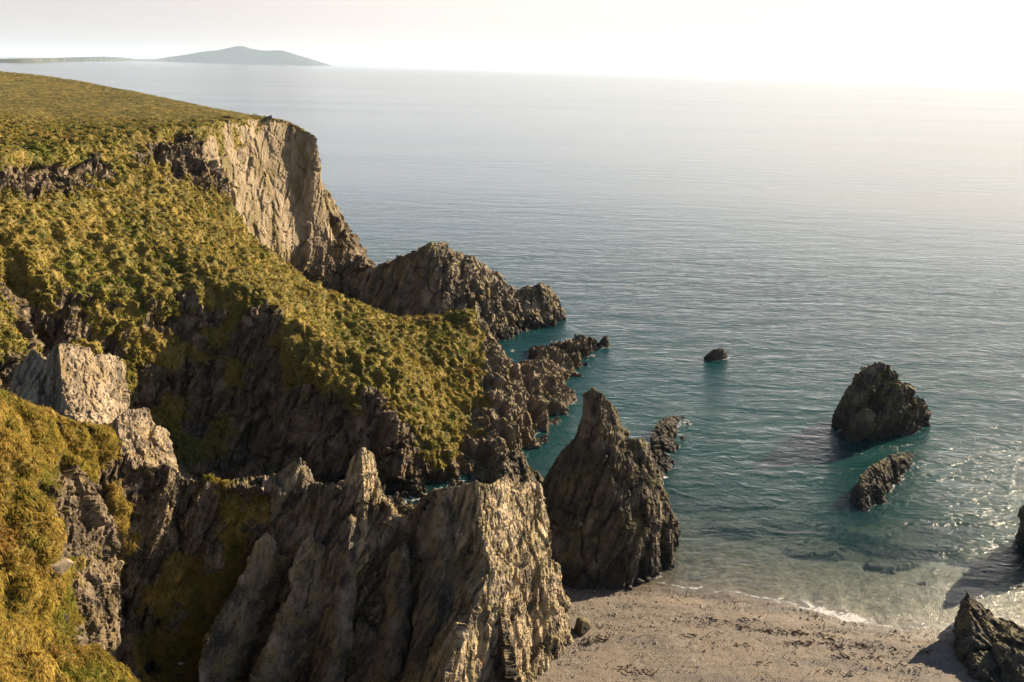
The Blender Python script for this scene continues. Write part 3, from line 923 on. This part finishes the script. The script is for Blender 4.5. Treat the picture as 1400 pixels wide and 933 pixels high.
X, Y, Tq = grid(-6, 52, 26, 66, 0.16)
zz = bed_z(X, Y)
q = np.stack([X, Y, zz * 0], 1)
zz = zz + 0.10 * fbm(q / 3.0, 3, 11) + 0.05 * fbm(q / .8, 3, 12) + 0.03 * perlin(q / .22, 14)
dsh = Y - shore_y(X)
zz += 0.10 * np.exp(-((dsh + 3.2) / 1.0) ** 2) * (0.6 + fbm(q / 4, 2, 77))
wet = np.clip((dsh + 2.4) / 2.0, 0, 1)
keep = (dsh[Tq].max(1) < 9)
beach = mesh_obj('beach', np.stack([X, Y, zz], 1), Tq[keep], M_BEACH, smooth_shade=True, attrs={'wet': wet, 'sunk': np.clip(dsh / 4.5, 0, 1)})
tag(beach, 'curved shingle beach at the foot of the crag', kind='structure')

M_BED = make_plain('seabed_pebbles', (0.014, 0.016, 0.008), (0.070, 0.064, 0.035), 2.2, 0.9, 0.1)
X, Y, Tq = grid(-60, 160, 44, 190, 0.8)
zz = np.minimum(bed_z(X, Y) - 0.25, -0.3) + 0.15 * fbm(np.stack([X, Y, X * 0], 1) / 3, 3, 44)
zz = np.maximum(zz, -9)
keep = (Y - shore_y(X))[Tq].min(1) > 6.5
seabed = mesh_obj('seabed', np.stack([X, Y, zz], 1), Tq[keep], M_BED, smooth_shade=True)
tag(seabed, kind='structure')

# the sea: fans out from under the camera to the horizon
rr = np.concatenate([np.geomspace(40, 130, 520), np.geomspace(130.6, 260, 130), np.geomspace(266, 60000, 120)])
th = np.concatenate([np.linspace(R(-62), R(-14), 60), np.linspace(R(-13.8), R(40), 560), np.linspace(R(40.4), R(62), 50)])
RR, TH = np.meshgrid(rr, th, indexing='ij')
X, Y = (RR * np.sin(TH)).ravel(), (RR * np.cos(TH)).ravel()
nt_ = len(th)
i = (np.arange(len(rr) - 1)[:, None] * nt_ + np.arange(nt_ - 1)[None]).ravel()
Tq = np.stack([i, i + 1, i + nt_ + 1, i + nt_], 1)
q = np.stack([X, Y, X * 0], 1)
dsh = Y - shore_y(X)
depth = np.clip(-bed_z(X, Y), 0, 9)
pat = fbm(q / 9.0, 3, 55)
nearw = np.clip(1 - (np.hypot(X, Y) - 60) / 180, 0, 1)
swash = np.clip(dsh / 3, 0, 1)
wz = nearw * (0.05 + 0.95 * swash) * (0.10 * perlin(np.stack([X * .11 + Y * .03, Y * .33 - X * .05, X * 0], 1), 3) + 0.05 * perlin(np.stack([X * .4, Y * .9, X * 0], 1), 4))
# a small breaker running up the beach on the right
bx = np.exp(-((X - 22.5) / 5.0) ** 2)
wob = 0.5 * perlin(np.stack([X / 2.2, X * 0, X * 0], 1), 8) + 0.35 * perlin(np.stack([X / .8, X * 0 + 3, X * 0], 1), 9)
br = dsh - 0.4 - wob
foam = bx * np.exp(-np.clip(br, 0, None) / 1.3) * (br > -1.6) * 0.85
foam = np.maximum(foam, 0.72 * np.exp(-np.abs(dsh - .2 - wob) / .30))
from mathutils.kdtree import KDTree
wp = np.concatenate(WASH); wp = wp[wp[:, 1] > 48]
kd = KDTree(len(wp))
for i_, (a_, b_) in enumerate(wp): kd.insert((a_, b_, 0), i_)
kd.balance()
sel = np.where((np.hypot(X, Y) < 130) & (X > -22))[0]
dr = np.full(len(X), 9.0)
dr[sel] = [kd.find((X[k], Y[k], 0))[2] for k in sel]
wn = fbm(q / 3.0, 3, 41)
foam = np.maximum(foam, np.clip(.62 + .7 * wn, 0, 1) * np.exp(-dr / .45))
wz = wz + bx * 0.10 * np.exp(-((br - .9) / .5) ** 2)
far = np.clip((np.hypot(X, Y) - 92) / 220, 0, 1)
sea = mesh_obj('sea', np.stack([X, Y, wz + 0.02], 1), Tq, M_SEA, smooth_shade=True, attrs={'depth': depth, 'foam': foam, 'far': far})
tag(sea, 'calm teal sea running out to a bright horizon', kind='structure')

# ------------------------------------------------------------------ far island
ridge_px = [(-400, 83), (-200, 80), (-60, 82), (0, 81), (30, 80), (70, 79.5), (100, 78.5), (140, 77.5), (165, 78.5), (190, 80.5), (215, 79.5), (235, 76), (255, 73), (275, 69), (300, 66), (312, 63), (322, 60.5), (332, 59.8), (342, 62.5),
            (358, 65), (372, 64.6), (384, 63.8), (394, 66), (408, 70), (425, 74), (438, 78), (447, 80.6), (453, 82.0)]
rp = np.array(ridge_px, float)
xs = np.linspace(-400, 453, 520)
ys = np.interp(xs, rp[:, 0], rp[:, 1])
DI = 16000.0
nprof = 14
base_y = np.maximum(np.interp(xs, [-400, 0, 250, 450], [87, 85.4, 83.2, 82.2]), 76 + 0.025 * xs + 2.6)
ys = ys + 0.7 * fbm(np.stack([xs / 9, xs * 0, xs * 0], 1), 3, 5) + np.interp(xs, [150, 300, 450], [0.0, 2.5, 7.0])
_u = np.clip((xs - 20) / 210, 0, 1)
DX = 4900.0 + (DI - 4900.0) * _u * _u * (3 - 2 * _u)
rows = []
for j in range(nprof):
    t = j / (nprof - 1)
    row = []
    for x_, y_, by, dx in zip(xs, ys, base_y, DX):
        # shore distance from where the waterline is seen
        a = ray(x_, y_)
        top = np.array([a[0] / a[1] * dx, dx, CAM_H + a[2] / a[1] * dx])
        b = ray(x_, by)
        kk = min((-CAM_H) / min(b[2], -1e-4), 1e9)
        yb = min(kk * b[1], dx - 250)
        bot = np.array([top[0] * (yb / dx), yb, -2.0])
        pt = bot + (top - bot) * t
        pt[2] = bot[2] + (top[2] - bot[2]) * (t ** 0.85)
        row.append(pt)
    rows.append(row)
A = np.array(rows).reshape(-1, 3)
nX = len(xs)
tq = np.tile(np.linspace(0, 1, nprof)[:, None], (1, nX)).ravel()
A[:, 2] += np.sin(np.pi * tq) * (55 * fbm(A / 700.0, 4, 91) + 14 * fbm(A / 160., 3, 92)) * np.clip(A[:, 2] / 90, 0.02, 1)
back = A[-nX:].copy(); back[:, :2] *= ((DX + 1200) / DX)[:, None]; back[:, 2] = -2
A = np.concatenate([A, back])
i = (np.arange(nprof)[:, None] * nX + np.arange(nX - 1)[None]).ravel()
Tq = np.stack([i, i + 1, i + nX + 1, i + nX], 1)
M_HILL = make_plain('distant_heath', (0.022, 0.028, 0.020), (0.055, 0.056, 0.034), 0.006, 0.95)
isle = mesh_obj('hills', A, Tq, M_HILL, smooth_shade=True)
tag(isle, 'low blue island with a double hill on the horizon', kind='structure')

# cottages and a ship on the far shore
M_WHITE = make_plain('whitewash', (0.75, 0.74, 0.70), (0.82, 0.80, 0.76), 0.5, 0.8)
M_SLATE = make_plain('roof_slate', (0.10, 0.10, 0.11), (0.16, 0.16, 0.17), 0.5, 0.8)
M_HULL = make_plain('ship_paint', (0.05, 0.07, 0.11), (0.08, 0.10, 0.15), 0.3, 0.5)


def boxm(x0, x1, y0, y1, z0, z1):
    V = np.array([(x, y, z) for x in (x0, x1) for y in (y0, y1) for z in (z0, z1)], float)
    T = np.array([(0, 1, 3, 2), (4, 6, 7, 5), (0, 4, 5, 1), (2, 3, 7, 6), (0, 2, 6, 4), (1, 5, 7, 3)])   # outward
    return V, T


def empty(name, loc, rz=0):
    o = bpy.data.objects.new(name, None); COL.objects.link(o); o.location = loc; o.rotation_euler = (0, 0, rz); return o


def cottage_parts(root, L, Dp, H):
    V, T = boxm(-L / 2, L / 2, -Dp / 2, Dp / 2, -4, H)
    mesh_obj('wall', V, T, M_WHITE, root)
    V = np.array([(-L / 2 - .4, -Dp / 2 - .5, H - .1), (L / 2 + .4, -Dp / 2 - .5, H - .1), (L / 2 + .4, Dp / 2 + .5, H - .1), (-L / 2 - .4, Dp / 2 + .5, H - .1),
                  (-L / 2 - .4, 0, H + Dp * .42), (L / 2 + .4, 0, H + Dp * .42)], float)
    T = np.array([(0, 1, 5), (0, 5, 4), (2, 3, 4), (2, 4, 5), (0, 4, 3), (1, 2, 5), (0, 2, 1), (0, 3, 2)])
    mesh_obj('roof', V, T, M_SLATE, root)


Av = np.array(rows)
for (px, t, L, H) in [(118, .30, 22, 7), (124, .42, 15, 6), (131, .25, 18, 7), (138, .30, 30, 8), (146, .35, 26, 8), (151, .22, 18, 7), (108, .5, 14, 6), (88, .45, 16, 6), (70, .38, 14, 6), (165, .4, 14, 6), (55, .5, 12, 6)]:
    k = int(np.argmin(abs(xs - px))); j = max(1, int(t * (nprof - 1)))
    p_ = Av[j, k]
    h = empty('cottage', (p_[0], p_[1] - 8, p_[2]), random.uniform(-.4, .4))
    cottage_parts(h, L * .42, 7, H * .6)
    tag(h, 'tiny white house on the low far shore', 'house', 'white houses on the far shore')

# ------------------------------------------------------------------ grass
def scatter(src, dens, smin, smax, blades, width, tint_seed, droop=0.5, limit=None, cluster=0.0):
    V, T, gr, N = src
    a, b, c = V[T[:, 0], :3], V[T[:, 1], :3], V[T[:, 2], :3]
    ar = 0.5 * np.linalg.norm(np.cross(b - a, c - a), axis=1)
    ctr = (a + b + c) / 3
    gm = gr[T].mean(1)
    w = ar * dens(ctr, gm, N[T].mean(1))
    n = int(w.sum())
    if limit: n = min(n, limit)
    r_ = np.random.default_rng(tint_seed)
    ti = r_.choice(len(T), n, p=w / w.sum())
    u, v = r_.random(n), r_.random(n)
    m = u + v > 1; u[m], v[m] = 1 - u[m], 1 - v[m]
    p = a[ti] + (b - a)[ti] * u[:, None] + (c - a)[ti] * v[:, None]
    nn = N[T[ti]].mean(1)
    up = nn * 0.55 + np.array([0, 0, 0.45]); up /= np.linalg.norm(up, axis=1)[:, None]
    big = fbm(p / 0.75, 2, tint_seed + 1)
    plat = np.clip((p[:, 1] - 85) / 25, 0, 1) * np.clip((nn[:, 2] - .9) / .06, 0, 1)
    size = (1 - 0.6 * plat) * (smin + (smax - smin) * np.clip(0.45 + 1.5 * big, 0, 1)) * r_.uniform(.75, 1.25, n)
    # tint: straw, olive, green patches
    t1 = fbm(p / 4.0, 3, tint_seed + 2); t2 = fbm(p / 1.2, 2, tint_seed + 3)
    straw, olive, green, rust = np.array([.34, .262, .075]), np.array([.225, .195, .040]), np.array([.105, .135, .024]), np.array([.20, .115, .040])
    f = np.clip(0.5 + 1.6 * t1 + r_.normal(0, .16, n), 0, 1)[:, None]
    col = olive * (1 - f) + straw * f
    f = np.clip((t2 + .9 * fbm(p / 9, 2, tint_seed + 9) - .04) * 3.0, 0, 1)[:, None] * .75
    col = col * (1 - f) + green * f
    f = np.clip((fbm(p / 2.7, 2, tint_seed + 4) - .16) * 5, 0, 1)[:, None] * .6
    col = col * (1 - f) + rust * f
    col *= r_.uniform(.75, 1.25, (n, 1))
    B = blades
    P0 = np.repeat(p, B, 0); U = np.repeat(up, B, 0); S = np.repeat(size, B); C = np.repeat(col, B, 0)
    k = len(P0)
    az = r_.uniform(0, 2 * np.pi, k)
    lean = r_.uniform(.15, 1.0, k)
    D = np.stack([np.cos(az), np.sin(az), np.zeros(k)], 1)
    D -= (D * U).sum(1)[:, None] * U
    D /= np.linalg.norm(D, axis=1).clip(1e-6)[:, None]
    SD = np.cross(U, D)
    S = S * r_.uniform(.6, 1.15, k)
    wd = width * r_.uniform(.7, 1.3, k) * np.repeat(size / ((smin + smax) / 2), B)
    root = P0 + D * (S * .15)[:, None] - U * (S * .1)[:, None]
    midp = P0 + U * (S * (0.62 - .2 * lean))[:, None] + D * (S * lean * .42)[:, None]
    tip = P0 + U * (S * (0.95 - (.45 + droop * .5) * lean))[:, None] + D * (S * lean * .95)[:, None] - np.array([0, 0, 1]) * (S * droop * .25 * lean)[:, None]
    h = (wd / 2)[:, None]
    VV = np.stack([root - SD * h, root + SD * h, midp - SD * h * .9, midp + SD * h * .9, tip], 1).reshape(-1, 3)
    o = np.arange(k) * 5
    TT = np.concatenate([np.stack([o, o + 1, o + 3], 1), np.stack([o, o + 3, o + 2], 1), np.stack([o + 2, o + 3, o + 4], 1)])
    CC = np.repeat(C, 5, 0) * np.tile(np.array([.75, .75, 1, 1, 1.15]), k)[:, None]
    return VV, TT, np.clip(CC, 0, 1)


def dens_far(c, g, n):
    dist = np.linalg.norm(c - np.array([0, 0, CAM_H]), axis=1)
    pl = np.clip(1.15 - dist / 170, .15, 1)
    return 22 * pl * np.clip((g - .35) / .3, 0, 1) * incam(c)


def dens_near(c, g, n):
    return 60 * np.clip((g - .35) / .3, 0, 1) * incam(c, .15)


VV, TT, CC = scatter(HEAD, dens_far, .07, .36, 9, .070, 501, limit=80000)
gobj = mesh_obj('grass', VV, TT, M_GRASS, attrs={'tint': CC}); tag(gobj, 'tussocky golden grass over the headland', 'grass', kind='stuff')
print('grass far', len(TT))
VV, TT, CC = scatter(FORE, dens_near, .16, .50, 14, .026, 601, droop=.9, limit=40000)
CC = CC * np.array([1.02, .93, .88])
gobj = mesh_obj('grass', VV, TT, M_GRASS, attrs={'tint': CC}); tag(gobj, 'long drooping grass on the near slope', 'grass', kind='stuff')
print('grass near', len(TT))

# ------------------------------------------------------------------ small things on the beach
bz = lambda x, y: float(bed_z(np.array([x]), np.array([y]))[0])


def on_beach(px, py):
    z = 0.5
    for _ in range(4):
        x, y, _z, _g = Z(px, py, z); z = bz(x, y)
    return x, y, z


x, y, z = on_beach(795, 862)
boulder('boulder', 'dark angular boulder on the shingle at the foot of the bright crag', (x, y, z + .25), (.75, .6, .55), M_DARK, 21)

def on_mesh(V, px, py):
    d = V[:, :3] - np.array([0, 0, CAM_H])
    r = np.array(ray(px, py)); r /= np.linalg.norm(r)
    t = d @ r
    off = np.linalg.norm(d - t[:, None] * r, axis=1) / t.clip(.1)
    c = np.where((off < .004) & (t > 1))[0]
    k = c[np.argmin(t[c])]
    return V[k, :3]


M_WSTONE = make_plain('white_quartz', (0.42, 0.41, 0.38), (0.62, 0.60, 0.56), 6, 0.7, .03)
for px, py, s_, lab, mt in [(245, 913, (.16, .14, .12), 'small round white stone low in the shaded hollow', M_WSTONE),
                            (84, 778, (.75, .45, .35), 'flat pale slab half buried in the golden turf of the near slope', M_PALE),
                            (166, 775, (.42, .3, .28), 'grey stone lying in the shaded turf above the hollow', M_ROCK)]:
    q_ = on_mesh(FORE[0], px, py)
    boulder('stone', lab, (q_[0], q_[1], q_[2] + s_[2] * .35), s_, mt, int(px))
for px, py, s_, lab in [(872, 797, (.5, .42, .34), 'biggest of the dark boulders at the water corner of the tall stack'),
                        (884, 793, (.34, .3, .26), 'dark wet boulder nearest the water beside the tall stack'),
                        (861, 806, (.3, .26, .2), 'dark boulder at the front foot of the tall stack'),
                        (806, 880, (.28, .22, .18), 'small brown boulder just below the angular boulder on the shingle')]:
    x, y, z = on_beach(px, py)
    boulder('boulder', lab, (x, y, z + s_[2] * .5), s_, M_DARK, int(px) + 5)

M_WEED = make_plain('dried_seaweed', (0.045, 0.018, 0.011), (0.11, 0.045, 0.026), 6, 0.6)
# ribbons of weed thrown up along the tide line
r_ = np.random.default_rng(5)
vs, ts = [], []
for (px, py, n) in [(1015, 857, 8), (1048, 862, 7), (1072, 864, 14), (1100, 868, 12), (1085, 880, 9), (1108, 880, 7), (1140, 884, 10), (1150, 895, 8), (1175, 884, 8), (1210, 890, 9), (1240, 893, 9), (1262, 893, 10),
                    (1190, 902, 6), (1225, 908, 6), (985, 850, 5), (955, 846, 5), (1130, 874, 5), (1020, 846, 5), (860, 914, 8), (880, 918, 6), (820, 873, 9), (806, 876, 7), (1000, 880, 4), (940, 870, 4), (1060, 905, 4), (1120, 920, 4)]:
    cx, cy, cz = on_beach(px, py)
    for _ in range(n):
        x0, y0 = cx + r_.normal(0, .42), cy + r_.normal(0, .10)
        a0 = r_.normal(-.35, .8)
        w = r_.uniform(.015, .045)
        pts_ = []
        for s in range(7):
            x0 += .075 * math.cos(a0); y0 += .075 * math.sin(a0); a0 += r_.normal(0, .55)
            pts_.append((x0, y0, bz(x0, y0) + .05 + .05 * math.sin(s) * r_.random()))
        b0 = len(vs)
        for (a_, b_, c_) in pts_:
            vs += [(a_, b_ - w, c_), (a_, b_ + w, c_ + .015), (a_, b_, c_ + .05)]
        for s in range(6):
            o_ = b0 + s * 3
            ts += [(o_, o_ + 3, o_ + 5), (o_, o_ + 5, o_ + 2), (o_ + 2, o_ + 5, o_ + 4), (o_ + 2, o_ + 4, o_ + 1)]
weed = mesh_obj('seaweed', np.array(vs), np.array(ts), M_WEED); tag(weed, 'dark seaweed strewn along the tide line on the beach', 'seaweed', kind='stuff')

# loose stones on the shingle
n = 26000
px_ = r_.uniform(-1, 34, n); py_ = shore_y(px_) - np.abs(r_.normal(0, 1, n)) * 6.5 - .3
keep = fbm(np.stack([px_ * .35, py_ * 1.6, px_ * 0], 1), 3, 9) + r_.normal(0, .12, n) > .08
px_, py_ = px_[keep], py_[keep]; n = len(px_)
sz = np.exp(r_.normal(math.log(.034), .38, n)).clip(.015, .15)
dirs = np.array([(1, 0, 0), (-1, 0, 0), (0, 1, 0), (0, -1, 0), (0, 0, 1), (0, 0, -1)], float)
VV = dirs[None] * (sz[:, None, None] * r_.uniform(.6, 1.3, (n, 6, 1))) * np.array([1.25, 1, .65])
rz = r_.uniform(0, 6.3, n); c_, s_ = np.cos(rz)[:, None], np.sin(rz)[:, None]
VV = np.stack([VV[..., 0] * c_ - VV[..., 1] * s_, VV[..., 0] * s_ + VV[..., 1] * c_, VV[..., 2]], 2)
VV += np.stack([px_, py_, bed_z(px_, py_) + .06 + sz * .2], 1)[:, None]
oct_ = np.array([(0, 2, 4), (2, 1, 4), (1, 3, 4), (3, 0, 4), (2, 0, 5), (1, 2, 5), (3, 1, 5), (0, 3, 5)])
TT = (oct_[None] + (np.arange(n) * 6)[:, None, None]).reshape(-1, 3)
tone = r_.uniform(.07, .30, n)
CC = np.repeat(np.stack([tone, tone * .86, tone * .70], 1), 6, 0)
m_, nt, out = new_mat('pebble_stone'); g = G(nt)
bs = g.n('ShaderNodeBsdfPrincipled'); bs.inputs['Roughness'].default_value = .8; nt.links.new(g.attr('tint', 'Color'), bs.inputs['Base Color']); nt.links.new(bs.outputs[0], out.inputs[0])
peb = mesh_obj('pebbles', VV.reshape(-1, 3), TT, m_, attrs={'tint': CC}); tag(peb, 'loose pebbles over the shingle beach', 'pebbles', kind='stuff')

# kelp beds under the shallow water
M_KELP = make_plain('kelp', (0.012, 0.012, 0.008), (0.03, 0.026, 0.014), 2, 0.8)
X, Y, Tq = grid(6, 44, 54, 78, 0.25)
q = np.stack([X, Y, X * 0], 1)
spots = [(1080, 722, 2.6, 1.2), (1120, 770, 1.6, .9), (960, 690, 3.2, 1.2), (1010, 735, 1.8, .8), (1060, 690, 2.5, 1.0), (1180, 745, 2.2, 1.0), (1250, 760, 2.5, .9), (990, 650, 3, 1), (1290, 730, 2, 1), (1210, 790, 1.6, .6), (1110, 655, 3, 1.1), (1330, 780, 2, .8)]
hh = np.full(len(X), -1.0)
for (px, py, rx, ry) in spots:
    c = Z(px, py, -1.5)
    e = 1 - np.hypot((X - c[0]) / rx, (Y - c[1]) / ry)
    hh = np.maximum(hh, e)
hh = .75 * hh + .28 + 1.5 * fbm(q / np.array([2.6, 1.2, 1]), 5, 15, gain=.65)
top = bed_z(X, Y) - .1 + np.clip(hh, 0, .6) * 1.8
top = np.minimum(top + .12, -.18) + .1 * fbm(q / .5, 2, 16)
kk = hh[Tq].max(1) > .05
kelp = mesh_obj('kelp', np.stack([X, Y, top], 1), Tq[kk], M_KELP); tag(kelp, 'dark kelp beds under the shallow water off the beach', 'kelp', kind='stuff')

# ------------------------------------------------------------------ air
m, nt, out = new_mat('sea_haze'); g = G(nt)
pv = g.n('ShaderNodeVolumePrincipled')
pv.inputs['Color'].default_value = (0.62, 0.79, 0.97, 1)
pv.inputs['Density'].default_value = 0.000034
pv.inputs['Anisotropy'].default_value = 0.25
nt.links.new(pv.outputs[0], out.inputs['Volume'])
V, T = boxm(-62000, 62000, -300, 62000, -14, 330)
hz = mesh_obj('haze', V, T, m); tag(hz, kind='stuff')

# ------------------------------------------------------------------ sky and sun
w = bpy.data.worlds.new('World'); scene.world = w; w.use_nodes = True
nt = w.node_tree; nt.nodes.clear(); g = G(nt)
out = nt.nodes.new('ShaderNodeOutputWorld')
sky = g.n('ShaderNodeTexSky', sky_type='NISHITA')
sky.sun_disc = False; sky.sun_elevation = SUN_EL; sky.sun_rotation = SUN_AZ
sky.altitude = 0; sky.air_density = 0.6; sky.dust_density = 0.4; sky.ozone_density = 1.0
tc = g.n('ShaderNodeTexCoord').outputs['Generated']
cl = g.noise(g.mapping(tc, rot=(0, 0, R(20)), scale=(1.0, 1.6, 9.0)), 3.2, 6, 0.6, 0.6)
cf = g.ramp(cl, 0.46, 0.70, 0.0, 0.40)
sx = g.n('ShaderNodeSeparateXYZ'); nt.links.new(tc, sx.inputs[0])
dt = g.n('ShaderNodeVectorMath', operation='DOT_PRODUCT'); nt.links.new(tc, dt.inputs[0])
dt.inputs[1].default_value = (math.sin(SUN_AZ), math.cos(SUN_AZ), 0.15)
toward = dt.outputs['Value']
cf = g.math('MULTIPLY', cf, g.ramp(sx.outputs[2], 0.05, 0.35, 1.0, 0.3))
# thin high haze, bluish white, on the sunward half of the sky; creamy along the horizon and round the sun
mid_ = g.math('MULTIPLY', g.ramp(sx.outputs[2], 0.10, 0.36, 0.95, 0.0), g.ramp(toward, -0.35, 0.55))
veil = g.mix(mid_, sky.outputs[0], (9.6, 10.1, 10.7))
glow = g.math('MULTIPLY', g.ramp(toward, 0.55, 1.0), g.ramp(sx.outputs[2], 0.12, 0.44, 0.9, 0.0))
veil = g.mix(glow, veil, (15.0, 12.6, 10.0))
veil = g.mix(cf, veil, (6.2, 5.7, 5.5))
low = g.math('MULTIPLY', g.ramp(sx.outputs[2], 0.04, 0.22, 0.92, 0.0), g.ramp(toward, -0.9, 0.3, 0.35, 1.0))
veil = g.mix(low, veil, g.mix(g.ramp(toward, 0.1, 0.9), (4.2, 3.75, 3.6), (6.2, 5.25, 4.5)))
bg = g.n('ShaderNodeBackground'); bg.inputs[1].default_value = 0.05
nt.links.new(veil, bg.inputs[0]); nt.links.new(bg.outputs[0], out.inputs[0])

sl = bpy.data.lights.new('sun', 'SUN'); sl.energy = 5.0; sl.angle = R(0.5); sl.color = (1.0, 0.80, 0.56)
so = bpy.data.objects.new('sun', sl); COL.objects.link(so)
sd = Vector((math.sin(SUN_AZ) * math.cos(SUN_EL), math.cos(SUN_AZ) * math.cos(SUN_EL), math.sin(SUN_EL)))
so.rotation_euler = sd.to_track_quat('Z', 'Y').to_euler()

# ------------------------------------------------------------------ camera and render
cd = bpy.data.cameras.new('camera'); co = bpy.data.objects.new('camera', cd); COL.objects.link(co)
cd.sensor_width = 36; cd.lens = F / 1400 * 36
cd.clip_start = 0.1; cd.clip_end = 200000
Rt = Vector((cr, sr * sp_, sr * cp)); Dn = Vector((sr, -cr * sp_, -cr * cp)); Fw = Vector((0, cp, -sp_))
M = Matrix.Identity(4)
for r in range(3):
    M[r][0], M[r][1], M[r][2] = Rt[r], -Dn[r], -Fw[r]
M[2][3] = CAM_H
co.matrix_world = M
scene.camera = co
vs_ = scene.view_settings
vs_.view_transform = 'Standard'; vs_.look = 'None'; vs_.exposure = 1.75; vs_.gamma = 1.0
scene.cycles.use_denoising = True
scene.cycles.max_bounces = 6; scene.cycles.diffuse_bounces = 2; scene.cycles.glossy_bounces = 3; scene.cycles.transparent_max_bounces = 8
scene.cycles.volume_bounces = 1
scene.cycles.sample_clamp_direct = 12; scene.cycles.sample_clamp_indirect = 4
